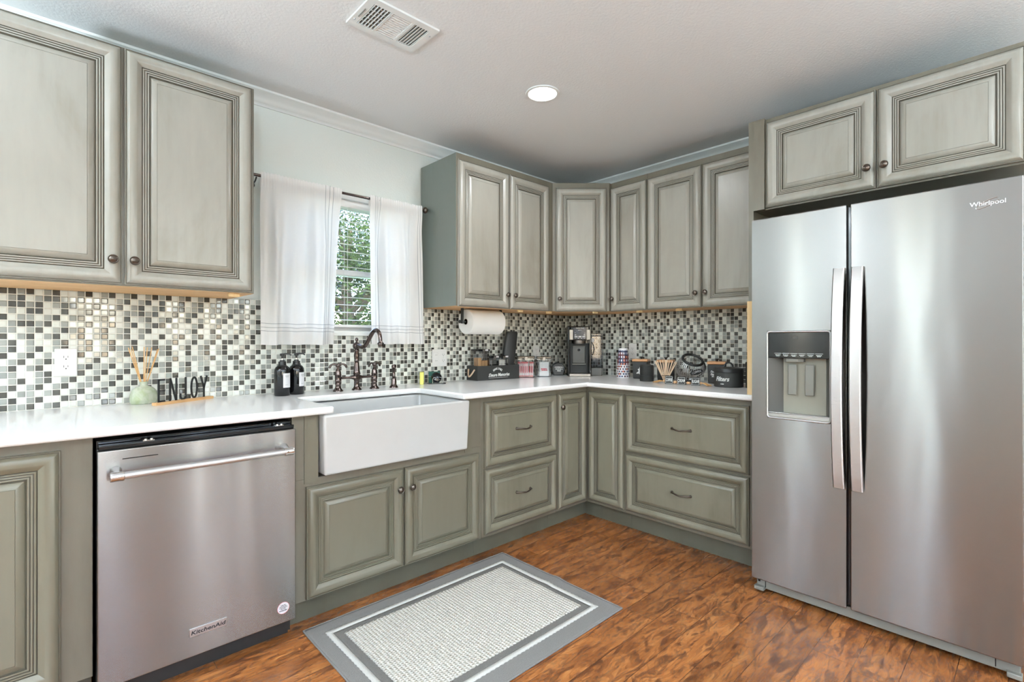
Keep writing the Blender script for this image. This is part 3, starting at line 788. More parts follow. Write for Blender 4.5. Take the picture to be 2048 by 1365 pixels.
# apron sink
sk = thing('apron_sink', 'white fireclay farmhouse sink with a tall apron front', 'sink', (-2.032, -.40, .627))
X0, X1, Y0, Y1, Z1 = -.385, .385, -.262, .20, .2555
b = MB()
vs = []
def ring(x0, x1, y0, y1, z): return [(x0, y0, z), (x1, y0, z), (x1, y1, z), (x0, y1, z)]
vs += ring(X0 + .008, X1 - .008, Y0 + .008, Y1, 0) + ring(X0, X1, Y0, Y1, Z1) + ring(X0 + .024, X1 - .024, Y0 + .026, Y1 - .024, Z1) + ring(X0 + .034, X1 - .034, Y0 + .036, Y1 - .034, .03)
fs = [(0, 3, 2, 1)]
for i in range(3):
    for k in range(4): k2 = (k + 1) % 4; fs.append((i * 4 + k, i * 4 + k2, i * 4 + 4 + k2, i * 4 + 4 + k))
fs.append((12, 13, 14, 15))
b.add(vs, fs); b.build('basin', M['ceramic'], sk, bevel=.010, seg=4)
b = MB(); b.lathe([(.042, .031), (.042, .033), (.03, .034), (.026, .031), (0, .031)], 24, T=tr(0, -.02, 0)); b.build('drain', M['chrome'], sk)

# faucet
FM = M['faucet']
f = thing('bridge_faucet', 'dark bronze bridge faucet with lever cross handles and curved spout', 'faucet', (-1.994, -.088, TOP))
flange = [(.027, 0), (.027, .004), (.022, .010), (.016, .018), (.0145, .024)]
b = MB()
b.lathe(flange + [(.0135, .05), (.017, .058), (.019, .070), (.017, .084), (.021, .092), (.0185, .097), (.0165, .110), (.013, .150), (.0125, .158), (.0145, .161), (.0125, .165), (.0140, .178), (.0155, .192), (.0125, .212), (.0145, .216), (.0145, .222), (.012, .227)], 28)
b.build('center_post', FM, f, angle=50)
b = MB()
for s_ in (-1, 1):
    pts = [(s_ * x, 0, .071) for x in (.012, .020, .030, .045, .070, .098)]
    b.tube(pts, [.016, .0125, .0085, .0068, .0062, .0078], 16)
b.build('bridge_bar', FM, f, angle=60)
for s_ in (-1, 1):
    T = tr(s_ * .107 + (0.0), 0, 0)
    b = MB(); b.lathe(flange + [(.0145, .036), (.0165, .038), (.0155, .042), (.0155, .056), (.0178, .058), (.0165, .062), (.0165, .084), (.0178, .087), (.0165, .092), (.0150, .106), (.0105, .118), (.007, .123), (.007, .128), (.0125, .133), (.0135, .140), (.0105, .148), (.006, .151), (0, .152)], 24, T=T); v_ = b.build('valve_post', FM, f, angle=50)
    h_ = MB()
    for a in (20 if s_ > 0 else -10, 200 if s_ > 0 else 170):
        ca, sa = math.cos(R(a)), math.sin(R(a))
        pts = [(ca * q, sa * q, z) for q, z in ((.004, .142), (.016, .147), (.028, .147), (.038, .141), (.044, .132))]
        h_.tube(pts, [.006, .0045, .0048, .0062, .0065], 10, T=T)
        h_.lathe([(0, -.0065), (.005, -.0045), (.0068, 0), (.005, .0045), (0, .0065)], 12, T=T @ tr(ca * .044, sa * .044, .131))
    h_.build('cross_handle', FM, v_, angle=60)
# spout: from the post forward over the sink (-y)
b = MB()
b.lathe([(.012, .226), (.019, .232), (.0225, .244), (.020, .256), (.013, .262), (.006, .266), (.005, .270), (.0085, .276), (.0090, .284), (.005, .290), (0, .292)], 24)
ctrl = [(0, .246), (.03, .246), (.07, .240), (.10, .248), (.13, .270), (.165, .302), (.195, .324), (.222, .330), (.248, .320), (.264, .296), (.270, .262)]
def cr(p, n=6):
    out = []
    for i in range(len(p) - 1):
        p0 = p[max(i - 1, 0)]; p1 = p[i]; p2 = p[i + 1]; p3 = p[min(i + 2, len(p) - 1)]
        for k in range(n):
            t = k / n
            out.append(tuple(.5 * ((2 * b_) + (-a_ + c_) * t + (2 * a_ - 5 * b_ + 4 * c_ - d_) * t * t + (-a_ + 3 * b_ - 3 * c_ + d_) * t ** 3) for a_, b_, c_, d_ in zip(p0, p1, p2, p3)))
    out.append(p[-1]); return out
pp = cr(ctrl); b.tube([(0, -q, z) for q, z in pp], [.0125 - .003 * i / len(pp) for i in range(len(pp))], 18)
b.lathe([(.0095, .008), (.012, .004), (.0165, 0), (.017, -.006), (.013, -.008), (.0125, -.018), (.009, -.019)], 20, T=tr(0, -.270, .262))
b.build('spout', FM, f, angle=55)
sp = thing('side_sprayer', 'small dark bronze side sprayer right of the faucet', 'sprayer', (-1.770, -.100, TOP))
b = MB(); b.lathe([(.025, 0), (.025, .003), (.018, .014), (.0145, .020), (.0150, .050), (.013, .054), (.0095, .058)], 24); b.build('base', FM, sp, angle=50)
b = MB(); b.lathe([(.0075, .057), (.0105, .064), (.008, .068), (.0085, .090), (.010, .104), (.013, .118), (.0130, .128), (.008, .134), (0, .135)], 20)
b.lathe([(.011, -.004), (.0115, .012), (.008, .014), (0, .012)], 16, T=tr(0, 0, .122) @ rot('X', 75)); b.build('spray_head', FM, sp, angle=50)

# ================================================================= DISHWASHER
dw = thing('dishwasher', 'stainless steel dishwasher with a long bar handle left of the sink', 'dishwasher', (-2.834, WA, 0))
ox = -2.834
b = MB(); b.box(-.302, .302, -.05, -.66 - WA + .055, .02, .868); b.build('tub_body', M['black'], dw)
b = MB(); b.box(-.300, .300, -.615 - WA, -.655 - WA, .845, .858); b.box(-.300, .300, -.612 - WA, -.618 - WA, .858, .870); b.build('control_strip', M['blackgloss'], dw, bevel=.002)
b = MB(); b.box(-.304, .304, -.605 - WA, -.640 - WA, .090, .846); b.build('door_liner', M['blackgloss'], dw)
b = MB(); b.box(-.3035, .3035, -.640 - WA, -.664 - WA, .088, .842); dd = b.build('steel_door', M['steel'], dw, bevel=.003, seg=3)
b = MB()
b.tube([(-.245, -.722 - WA, .769), (.245, -.722 - WA, .769)], .0115, 20)
hb = b.build('handle', M['steelbar'], dw, angle=60)
for s_ in (-1, 1):
    m_ = MB(); m_.lathe([(.0145, 0), (.0155, .004), (.0145, .010), (.0145, .020), (.0155, .030), (.0145, .034), (.010, .036)], 20, T=tr(s_ * .258 - .018, -.722 - WA, .769) @ rot('Y', 90))
    m_.tube([(s_ * .258, -.664 - WA, .775), (s_ * .258, -.69 - WA, .774), (s_ * .258, -.718 - WA, .769)], [.016, .010, .011], 14); m_.build('handle_mount', M['chrome'], hb, angle=50)
b = MB(); b.box(-.241, -.146, -.6645 - WA, -.663 - WA, .8095, .8125); b.build('status_slot', M['blackgloss'], dw)
bd = MB(); bd.box(-.057, .058, -.667 - WA, -.664 - WA, .158, .187); bd = bd.build('badge', M['silver'], dw, bevel=.001)
lettering('KitchenAid', .0185, tr(0.0, -.6674 - WA, .1715), M['ink'], bd, sx=1.28, shear=.15, bold=.0003)
st = MB(); st.lathe([(.0225, 0), (.0225, .0006), (0, .0006)], 32, T=tr(.256, -.6643 - WA, .147) @ rot('X', 90)); st = st.build('round_sticker', M['label'], dw)
st2 = MB(); st2.tube([(.256 + .0222 * math.cos(a), -.6650 - WA, .147 + .0222 * math.sin(a)) for a in [2 * PI * k / 32 for k in range(32)]], .0005, 5, closed=True); st2.build('sticker_border', M['red'], st)
print_marks(st, tr(.256, -.6651 - WA, .147), [(-.010, .010, .011, .0022), (-.014, .014, .006, .0022), (-.015, .015, .001, .0022), (-.010, .010, -.004, .0022), (-.015, .015, -.010, .003)], M['ink'])
b = MB(); b.box(-.30, .30, -.56 - WA, -.585 - WA, 0, .088); b.build('kick_plate', M['black'], dw)
for x in (-.17, .245):
    c_ = MB(); c_.box(x - .016, x + .016, -.635 - WA, -.652 - WA, .8585, .8615); c_.lathe([(.0055, 0), (.005, .005), (0, .0065)], 10, T=tr(x - .008, -.648 - WA, .8605)); c_.lathe([(.0055, 0), (.005, .005), (0, .0065)], 10, T=tr(x + .008, -.648 - WA, .8605)); c_.build('mounting_clip', M['chrome'], dw)

# ================================================================= REFRIGERATOR
FX = .81
fr = thing('refrigerator', 'tall stainless steel side-by-side refrigerator with ice and water dispenser', 'refrigerator', (WB, -2.2025, 0), -90)
def fx(y): return -(y + 2.2025)           # world y -> local x
yf_ = -FX - WB                            # local y of the door front
b = MB(); b.box(fx(-1.758), fx(-2.648), -.03, yf_ + .065, .03, 1.745); b.build('cabinet_body', M['darkgrey'], fr, bevel=.004)
b = MB()
b.box(fx(-1.762), fx(-2.645), yf_ + .06, yf_ + .035, .018, .064)
b.box(fx(-1.757), fx(-1.80), yf_ + .045, yf_ + .012, .012, .030); b.box(fx(-2.61), fx(-2.65), yf_ + .045, yf_ + .012, .012, .030)
b.build('base_grille', M['midgrey'], fr, bevel=.003)
for y, w_, z0_ in ((-1.80, .003, .025), (-2.58, .003, .025), (-1.768, .010, .045)):
    b = MB(); b.box(fx(y), fx(y) + w_, yf_ + .034, yf_ + .036, z0_, .061); b.build('grille_slot', M['blackgloss'], fr)
dL0, dL1 = fx(-1.752), fx(-2.134); dR0, dR1 = fx(-2.149), fx(-2.653); Z0, Z1_ = .068, 1.763
H0, H1, HZ0, HZ1 = fx(-1.822), fx(-2.077), .838, 1.233
b = MB()
# left door as one closed mesh with a rectangular hole
def door_hole(b, x0, x1, z0, z1, yF, yB, hx0, hx1, hz0, hz1, depth):
    fo = [(x0, yF, z0), (x1, yF, z0), (x1, yF, z1), (x0, yF, z1)]
    hi = [(hx0, yF, hz0), (hx1, yF, hz0), (hx1, yF, hz1), (hx0, yF, hz1)]
    hb = [(x, yF + depth, z) for x, y, z in hi]
    bo = [(x, yB, z) for x, y, z in fo]
    vs = fo + hi + hb + bo; fs = []
    for k in range(4):
        k2 = (k + 1) % 4
        fs += [(k, k2, 4 + k2, 4 + k), (4 + k, 4 + k2, 8 + k2, 8 + k), (k, 12 + k, 12 + k2, k2)]
    fs += [(8, 9, 10, 11), (15, 14, 13, 12)]
    b.add(vs, fs)
door_hole(b, dL0, dL1, Z0, Z1_, yf_, yf_ + .062, H0, H1, HZ0, HZ1, .055)
ld = b.build('freezer_door', M['steel'], fr, bevel=.004, seg=3)
b = MB(); b.box(dR0, dR1, yf_, yf_ + .062, Z0, Z1_); rd = b.build('fridge_door', M['steel'], fr, bevel=.004, seg=3)
b = MB(); b.box(dL1 + .001, dR0 - .001, yf_ + .02, yf_ + .06, Z0 + .01, Z1_ - .01); b.build('door_gasket', M['blackgloss'], fr)
# dispenser
yq = yf_
tr_ = MB(); pts = []
rc = .012
for cx, cz, a0 in ((H1 - rc, HZ1 - rc, 0), (H0 + rc, HZ1 - rc, 90), (H0 + rc, HZ0 + rc, 180), (H1 - rc, HZ0 + rc, 270)):
    for i in range(6): a = R(a0 + 18 * i); pts.append((cx + rc * math.cos(a), yq - .001, cz + rc * math.sin(a)))
tr_.tube(pts, .0042, 8, closed=True); tr_.build('dispenser_trim', M['silver'], ld, angle=60)
b = MB(); b.box(H0 + .002, H1 - .002, yq + .002, yq + .05, 1.113, HZ1 - .003); cp = b.build('control_panel', M['blackgloss'], ld, bevel=.002)
for k in range(6):
    s_ = MB(); xx = H0 + .030 + k * .0332; s_.box(xx, xx + .030, yq + .0008, yq + .002, 1.1335, 1.1350); s_.build('touch_marker', M['silver'], cp)
    print_marks(cp, tr(xx, yq + .0012, 1.127), [(.004, .026, 0, .0028), (.008, .022, -.005, .0022)], M['silver'], seed=k)
lettering('888', .016, tr((H0 + H1) / 2 - .01, yq + .0012, 1.205), M['darkgrey'], cp, extrude=.0002)
for xa, xb, q in ((H0 + .002, H0 + .055, 1), (H1 - .002, H1 - .030, -1)):
    b = MB(); b.add([(xa, yq + .002, .86), (xb, yq + .052, .86), (xb, yq + .052, 1.112), (xa, yq + .002, 1.112)], [(0, 1, 2, 3) if q > 0 else (0, 3, 2, 1)]); b.build('recess_side', M['darkgrey'], ld, fix=False)
b = MB(); b.box(H0 + .050, H1 - .026, yq + .050, yq + .0545, .842, 1.112); b.build('recess_back', M['taupe'], ld)
for xx in (H0 + .078, H0 + .148):
    p_ = MB(); p_.box(xx, xx + .036, yq + .030, yq + .036, .945, 1.085, T=tr(0, 0, 0)); p_.box(xx + .008, xx + .028, yq + .036, yq + .049, 1.05, 1.075); p_.build('paddle', M['midgrey'], ld, bevel=.003)
b = MB(); b.prism([(H0 + .06, yq + .05), (H0 + .06, yq + .03), (H0 + .075, yq + .012), (H0 + .125, yq + .012), (H0 + .145, yq + .03), (H0 + .145, yq + .05)], 1.095, 1.1125); b.build('ice_chute', M['midgrey'], ld, bevel=.002)
b = MB(); b.box(H0 + .003, H1 - .003, yq - .004, yq + .050, HZ0 + .004, HZ0 + .022); b.box(H0 + .003, H1 - .003, yq - .006, yq + .003, HZ0 + .022, HZ0 + .026); b.build('drip_tray', M['silver'], ld, bevel=.002)
def fhandle(parent, c, z0, z1):
    b = MB(); w_ = .0205; n = 26; vs = []; fs = []
    for i in range(n + 1):
        t = i / n; z = z0 + (z1 - z0) * t; e = min(t, 1 - t) * 2
        out = .020 + .042 * (math.sin(PI * t)) ** .7
        th = .013 + .012 * (1 - e) ** 3
        if i in (0, n): th = out
        yo = yf_ - out; yi = min(yf_ - out + th, yf_)
        if t < .03 or t > .97: yi = yf_
        for xx, yy in ((c - w_, yi), (c - w_, yo + .004), (c - w_ + .004, yo), (c + w_ - .004, yo), (c + w_, yo + .004), (c + w_, yi)): vs.append((xx, yy, z))
    for i in range(n):
        for k in range(6): k2 = (k + 1) % 6; fs.append((i * 6 + k, i * 6 + k2, i * 6 + 6 + k2, i * 6 + 6 + k))
    fs += [tuple(range(6)), tuple(n * 6 + k for k in range(6))[::-1]]
    b.add(vs, fs); return b.build('handle', M['steelbar'], parent, angle=35)
fhandle(ld, fx(-2.111), .572, 1.497); fhandle(rd, fx(-2.176), .572, 1.497)
lettering('Whirlpool', .0225, tr(fx(-2.563), yf_ - .001, 1.683), M['chrome'], rd, extrude=.0012, sx=1.0, name='logo_lettering')
b = MB(); pts = [(fx(-2.563) + .034 * math.cos(a) * math.cos(.45) - .009 * math.sin(a) * math.sin(.45), yf_ - .002, 1.683 + .034 * math.cos(a) * math.sin(.45) + .009 * math.sin(a) * math.cos(.45)) for a in [.5 + 5.4 * k / 36 for k in range(37)]]
b.tube(pts, .0007, 6); b.build('logo_swoosh', M['chrome'], rd)

# ================================================================= RUG
rg = thing('kitchen_rug', 'grey bordered woven kitchen rug with a cream centre in front of the sink', 'rug', (-1.94, -1.025, 0), 0)
def ripple(x, y):
    return .006 * math.exp(-((y + .02) / .035) ** 2) * max(0, (x - .36) / .19) if x > .36 else 0
def sheet(name, x0, x1, y0, y1, z, m_, th, hole=None, wob=0.0, nx=80, ny=56):
    b = MB(); idx = {}; vs = []; fs = []
    for i in range(nx + 1):
        for j in range(ny + 1):
            x = x0 + (x1 - x0) * i / nx; y = y0 + (y1 - y0) * j / ny
            if wob and (i in (0, nx) or j in (0, ny)):
                k = wob * math.sin((i * 1.0 + j * 1.0) * PI)  # scalloped edge
                x += (wob * (1 if (j % 2) else -1) if i in (0, nx) else 0); y += (wob * (1 if (i % 2) else -1) if j in (0, ny) else 0)
            sk_ = .010 * (x / .55) * 0
            idx[i, j] = len(vs); vs.append((x, y, z + ripple(x, y)))
    def inh(i, j):
        if not hole: return False
        cx = x0 + (x1 - x0) * (i + .5) / nx; cy = y0 + (y1 - y0) * (j + .5) / ny
        return hole[0] < cx < hole[1] and hole[2] < cy < hole[3]
    for i in range(nx):
        for j in range(ny):
            if not inh(i, j): fs.append((idx[i, j], idx[i + 1, j], idx[i + 1, j + 1], idx[i, j + 1]))
    b.add(vs, fs); o = b.build(name, m_, rg, fix=False)
    s_ = o.modifiers.new('solid', 'SOLIDIFY'); s_.thickness = th; s_.offset = -1
    return o
sheet('grey_border', -.548, .548, -.395, .395, .0065, M['rug_grey'], .006)
sheet('cream_stripe', -.490, .478, -.318, .318, .0095, M['rug_white'], .004, hole=(-.468, .456, -.296, .296), wob=.0015, nx=88, ny=58)
sheet('inner_grey_band', -.466, .454, -.294, .294, .0075, M['rug_dark'], .003)
sheet('woven_centre', -.434, .425, -.262, .262, .0105, M['rug_weave'], .004, wob=.0015, nx=90, ny=56)
b = MB(); pts = []
for x, y in [(-.548 + 1.096 * k / 30, -.395) for k in range(30)] + [(.548, -.395 + .79 * k / 40) for k in range(40)] + [(.548 - 1.096 * k / 30, .395) for k in range(30)] + [(-.548, .395 - .79 * k / 20) for k in range(20)]:
    pts.append((x, y, .0045 + ripple(x, y)))
b.tube(pts, .0038, 8, closed=True); b.build('bound_edge', M['rug_grey'], rg)

# ================================================================= CURTAINS + ROD
rod = thing('curtain_rod', 'thin dark metal curtain rod with round bronze finials above the window', 'curtain rod', (-1.99, -.03, 2.014))
b = MB(); b.tube([(-.56, 0, 0), (.455, 0, 0)], .0075, 14); b.build('pole', M['faucet'], rod)
for s_, x in ((-1, -.56), (1, .455)):
    fn = MB(); fn.lathe([(.008, 0), (.010, .004), (.006, .008), (.006, .012), (.014, .016), (.0195, .022), (.0205, .028), (.016, .037), (0, .041)], 20, T=tr(x, 0, 0) @ rot('Y', 90 * s_)); fn.build('finial', M['bronze'], rod)
for x in (-.502, .448):
    br = MB(); br.tube([(x, .004, -.010), (x, .02, -.022), (x, .05, -.03), (x, .086, -.03)], .004, 8); br.lathe([(.015, 0), (.015, .004), (0, .006)], 14, T=tr(x, .0865, -.03) @ rot('X', 90)); br.build('bracket', M['black'], rod)
def curtain(label, xt0, xt1, xb0, xb1, inner, seed):
    rnd = random.Random(seed)
    x_in = xt1 if inner > 0 else xt0
    t = thing('window_curtain', label, 'curtain', (x_in, -.03, 2.014), group=None)
    nu, nv = 110, 46; vs = []; fs = []; uv = []
    ph = [rnd.uniform(0, 6.28) for _ in range(4)]; H = .862
    for i in range(nu + 1):
        u = i / nu
        for j in range(nv + 1):
            v = j / nv
            z = .018 - v * H
            x = (xt0 + (xt1 - xt0) * u) * (1 - v) + (xb0 + (xb1 - xb0) * u) * v
            # keep folds softly grouped
            fold = math.sin(u * 21 + ph[0] + .9 * math.sin(u * 7 + v * 1.2 + ph[1])) * .6 + math.sin(u * 43 + ph[2] + 1.2 * math.sin(u * 9)) * .16 + math.sin(u * 9 + ph[3] + v) * .6
            amp = .0035 + .030 * min(1, max(0, (v - .06) * 3))
            ruff = .0022 * math.sin(u * 190 + ph[1]) * (1 - min(1, v * 9))
            y = fold * amp + ruff
            # rod pocket wraps the rod
            if v < .06: y -= .0130
            else: y -= .0130 * max(0, 1 - (v - .06) * 8)
            zz = z + .0018 * math.sin(u * 21 + ph[0]) * v + (.003 * math.sin(u * 150 + ph[2]) if v < .01 else 0)
            vs.append((x - x_in, y, zz))
            d = (1 - u) if inner > 0 else u
            uv.append((d * (.40 if inner > 0 else .45), 1 - v if False else (1 - v) * H))
    for i in range(nu):
        for j in range(nv):
            a = i * (nv + 1) + j; fs.append((a, a + 1, a + nv + 2, a + nv + 1))
    b = MB(); b.add(vs, fs); b.uv = uv
    b.build('cloth', M['cloth'], t, fix=False, angle=180)
    # back layer of the rod pocket
    vs2 = [(x_, max(y_, -.010) * .3 + .009, z_) for k, (x_, y_, z_) in enumerate(vs) if k % (nv + 1) < 5]
    fs2 = [(i * 5 + j, i * 5 + j + 1, (i + 1) * 5 + j + 1, (i + 1) * 5 + j) for i in range(nu) for j in range(4)]
    b = MB(); b.add(vs2, fs2); b.uv = [(.2, .84)] * len(vs2); b.build('rod_pocket', M['cloth'], t, fix=False, angle=180)
curtain('wider white sheer curtain panel on the left half of the window', -2.476, -2.058, -2.474, -2.088, 1, 3)
curtain('narrower white sheer curtain panel on the right half of the window', -1.892, -1.538, -1.874, -1.522, -1, 5)

# ================================================================= OUTLETS
def outlet(label, loc, rz, kind='duplex', w_=.070, h_=.114, cat='outlet'):
    t = thing('wall_outlet', label, cat, loc, rz)
    b = MB(); b.box(-w_ / 2, w_ / 2, -.0055, 0, -h_ / 2, h_ / 2); b.build('cover_plate', M['whiteplastic'], t, bevel=.003, seg=3)
    def dup(cx):
        for s_ in (-1, 1):
            r_ = MB(); pl = [(.0165 * math.cos(a), .0145 * max(-.85, min(.85, math.sin(a) * 1.15))) for a in [2 * PI * k / 24 for k in range(24)]]
            r_.prism(pl, 0, .0075, T=tr(cx, 0, s_ * .0195) @ rot('X', 90)); r_ = r_.build('receptacle', M['whiteplastic'], t)
            q = MB(); q.box(cx - .0075, cx - .0058, -.0079, -.007, s_ * .0195 - .001, s_ * .0195 + .0075); q.box(cx + .0052, cx + .0068, -.0079, -.007, s_ * .0195, s_ * .0195 + .007)
            q.lathe([(.0024, 0), (0, .0004)], 10, T=tr(cx, -.0075, s_ * .0195 - .006) @ rot('X', 90)); q.build('slot', M['ink'], r_)
        c_ = MB(); c_.lathe([(.003, 0), (.0025, .0012), (0, .0014)], 12, T=tr(cx, -.0055, 0) @ rot('X', 90)); c_.build('screw', M['silver'], t)
    if kind == 'duplex': dup(0)
    else:
        dup(w_ / 4 + .0)
        g_ = MB(); g_.box(-w_ / 4 - .0165, -w_ / 4 + .0165, -.0085, -.004, -.033, .033); g_.build('rocker', M['whiteplastic'], t, bevel=.001)
        q = MB()
        for z in (-.022, .016): 
            q.box(-w_ / 4 - .0065, -w_ / 4 - .005, -.0092, -.008, z, z + .007); q.box(-w_ / 4 + .0045, -w_ / 4 + .006, -.0092, -.008, z, z + .007)
        q.build('slot', M['ink'], t)
yw = WA - BT
outlet('white duplex outlet on the mosaic left of the reed diffuser', (-3.194, yw, 1.103), 0)
outlet('white double outlet plate on the mosaic right of the faucet', (-1.342, yw, 1.076), 0, 'double', .116, .114)
outlet('white outlet half hidden behind the canisters left of the coffee maker', (-.415, yw, 1.097), 0)
outlet('white outlet on the right wall behind the stack of paper cups', (WB - BT, -.566, 1.110), -90)

# ================================================================= PAPER TOWELS
pt = thing('paper_towel_holder', 'black metal paper towel holder under the upper cabinet', 'paper towel holder', (-1.155, -.17, 1.398))
b = MB(); b.box(-.172, -.160, -.010, .010, -.098, 0); b.box(.156, .166, -.010, .010, -.098, 0); b.build('bracket', M['blackmatte'], pt, bevel=.002)
b = MB(); b.tube([(-.185, 0, -.086), (.168, 0, -.086)], .005, 12); b.lathe([(.011, 0), (.011, .004), (0, .005)], 16, T=tr(-.188, 0, -.086) @ rot('Y', 90)); b.build('rod', M['blackmatte'], pt)
rl = thing('paper_towel_roll', 'white roll of paper towels hanging below the upper cabinet', 'paper towels', (-1.155, -.17, 1.398 - .086))
b = MB(); b.lathe([(.019, -.138), (.077, -.138), (.080, -.135), (.080, .135), (.077, .138), (.019, .138)], 48, T=rot('Y', 90)); b.lathe([(.019, .138), (.019, -.138)], 24, T=rot('Y', 90))
b.v = b.v; b.build('roll', M['paper'], rl, angle=40, fix=False)
b = MB(); b.lathe([(.0185, -.1385), (.0185, .1385), (.0165, .1385), (.0165, -.1385), (.0185, -.1385)], 24, T=rot('Y', 90)); b.build('cardboard_core', M['card'], rl)

# ================================================================= COUNTER ITEMS
# reed diffuser
rd_ = thing('reed_diffuser', 'pale green glass reed diffuser with wooden reeds', 'diffuser', (-2.942, -.005, TOP), 25)
b = MB(); b.lathe([(0, 0), (.046, 0), (.052, .004), (.054, .020), (.052, .042), (.044, .062), (.030, .073), (.016, .077), (.0145, .082), (.016, .092), (.0155, .096), (.011, .096), (.011, .080), (0, .078)], 32, sy=.72); b.build('bottle', M['vase'], rd_, angle=60)
for dx, dy, h_ in ((-.062, .0, .245), (-.054, -.012, .25), (-.045, .012, .24), (.004, .004, .248), (.010, -.008, .246), (.040, .010, .245), (.062, -.004, .240), (.066, .012, .236)):
    r_ = MB(); r_.tube([(-dx * .1, -dy * .1, .03), (dx, dy, h_)], .0018, 6); r_.build('reed', M['reed'], rd_)
# ENJOY sign
sg = thing('word_sign', 'black metal ENJOY letters on a wooden base', 'sign', (-2.800, -.058, TOP), 31)
b = MB(); b.box(-.142, .142, -.013, .013, 0, .012); b.build('wooden_base', M['signwood'], sg, bevel=.001)
def bar2(b, p, q, w_, T): 
    d = Vector(q) - Vector(p); n_ = Vector((-d.y, d.x)).normalized() * w_ / 2; p = Vector(p); q = Vector(q)
    b.prism([tuple(p + n_), tuple(p - n_), tuple(q - n_), tuple(q + n_)], -.002, .002, T=T)
Hh = .100; lw = .0078
def letter(ch, x):
    T = tr(x, 0, .011) @ rot('X', 90); b = MB()
    if ch == 'E':
        bar2(b, (.004, 0), (.004, Hh), lw, T); [bar2(b, (0, z), (.033, z), lw, T) for z in (.004, Hh * .5, Hh - .004)]
    if ch == 'N':
        bar2(b, (.004, 0), (.004, Hh), lw, T); bar2(b, (.034, 0), (.034, Hh), lw, T); bar2(b, (.005, Hh), (.033, 0), lw, T)
    if ch == 'J':
        bar2(b, (.028, .018), (.028, Hh), lw, T)
        pts = [(.015 + .013 * math.cos(R(a)), .016 + .013 * math.sin(R(a))) for a in range(0, -181, -20)]
        for i in range(len(pts) - 1): bar2(b, pts[i], pts[i + 1], lw, T)
        bar2(b, (.002, .014), (.002, .028), lw, T)
    if ch == 'O':
        pts = [(.019 + .015 * math.cos(R(a)), Hh / 2 + (Hh / 2 - .004) * math.sin(R(a))) for a in range(0, 361, 15)]
        for i in range(len(pts) - 1): bar2(b, pts[i], pts[i + 1], lw, T)
    if ch == 'Y':
        bar2(b, (.020, 0), (.020, Hh * .45), lw, T); bar2(b, (.020, Hh * .45), (.003, Hh), lw, T); bar2(b, (.020, Hh * .45), (.037, Hh), lw, T)
    o = b.build('letter', M['black'], sg); o['label'] = 'black letter ' + ch
for ch, x in zip('ENJOY', (-.126, -.074, -.022, .030, .080)): letter(ch, x)
# soap bottles
def soap():
    t = thing('soap_bottle', 'black pump soap bottle with a white label, the nearer left one', 'soap dispenser', (-2.394, -.100, TOP), 0)
    b = MB(); b.lathe([(0, 0), (.034, 0), (.0375, .004), (.0375, .120), (.036, .132), (.030, .143), (.021, .150), (.016, .154), (.015, .160), (0, .160)], 36); b.build('bottle', M['blackgloss'], t, angle=50)
    b = MB(); b.lathe([(.018, .152), (.018, .170), (.0165, .171), (.012, .171), (.0115, .177), (.0055, .178), (0, .178)], 28); b.build('collar', M['black'], t, angle=40)
    b = MB(); b.lathe([(.0048, .178), (.0048, .190)], 12); b.build('piston', M['chrome'], t)
    b = MB(); b.lathe([(.0052, .186), (.0052, .196), (.0105, .199), (.0110, .210), (0, .212)], 16)
    b.tube([(0, 0, .206), (.016, -.006, .2085), (.030, -.012, .207), (.039, -.015, .2015)], [.0055, .0045, .004, .0034], 10); b.build('pump_head', M['black'], t, angle=50)
    lb = MB(); n = 12
    vs = []; 
    for i in range(n + 1):
        a = R(-90 - 8 + 62 * i / n - 4)
        for z in (.042, .113): vs.append((.0380 * math.cos(a), .0380 * math.sin(a), z))
    lb.add(vs, [(2 * i, 2 * i + 2, 2 * i + 3, 2 * i + 1) for i in range(n)]); lb = lb.build('label', M['label'], t)
    print_marks(lb, rot('Z', 18) @ tr(0, -.0386, 0), [(-.011, .011, .100, .0022), (-.008, .008, .094, .0014), (-.010, .004, .056, .0014)], M['midgrey'])
    return t
s1 = soap()
s2 = copy_tree(s1); s2.location = (-2.315, -.072, TOP); s2.rotation_euler = (0, 0, R(12)); s2['label'] = 'black pump soap bottle with a white label, the one closer to the faucet'
for s_ in (s1, s2): s_['group'] = 'pump soap bottles'
# sponge caddy
cdy = thing('sponge_caddy', 'small chrome and clear caddy on the counter below the double outlet', 'sponge holder', (-1.450, -.070, TOP), -20)
b = MB(); b.box(-.055, .055, -.028, .028, 0, .006); b.build('tray', M['clear'], cdy, bevel=.003)
b = MB()
b.tube([(-.030, -.024, .006), (-.030, -.026, .034), (-.024, -.026, .042), (.024, -.026, .042), (.030, -.026, .034), (.030, -.024, .006)], .0018, 8)
b.tube([(-.048, .020, .006), (-.048, .020, .045), (.048, .020, .045), (.048, .020, .006)], .0018, 8); b.build('wire_rail', M['chrome'], cdy)
sc_ = thing('scrub_brush', 'round black scrub brush standing in the sponge caddy', 'brush', (-1.450, -.076, TOP + .0065), -20)
b = MB(); b.lathe([(0, -.020), (.028, -.018), (.033, -.008), (.033, .002), (.026, .010), (.012, .014), (.010, .022), (.014, .028), (0, .031)], 28, T=tr(0, .006, .0345) @ rot('X', 72)); b.build('brush_head', M['blackgloss'], sc_)
sp1 = MB(); sp1.box(-.035, .035, -.006, .006, 0, .070); o = sp1.build('scouring_pad', M['green_sponge'], bevel=.003); o.location = (-1.447, -.040, TOP + .0065); o.rotation_euler = (R(4), 0, R(-22)); tag(o, 'dark green scouring pad behind the scrub brush', 'scouring pad')
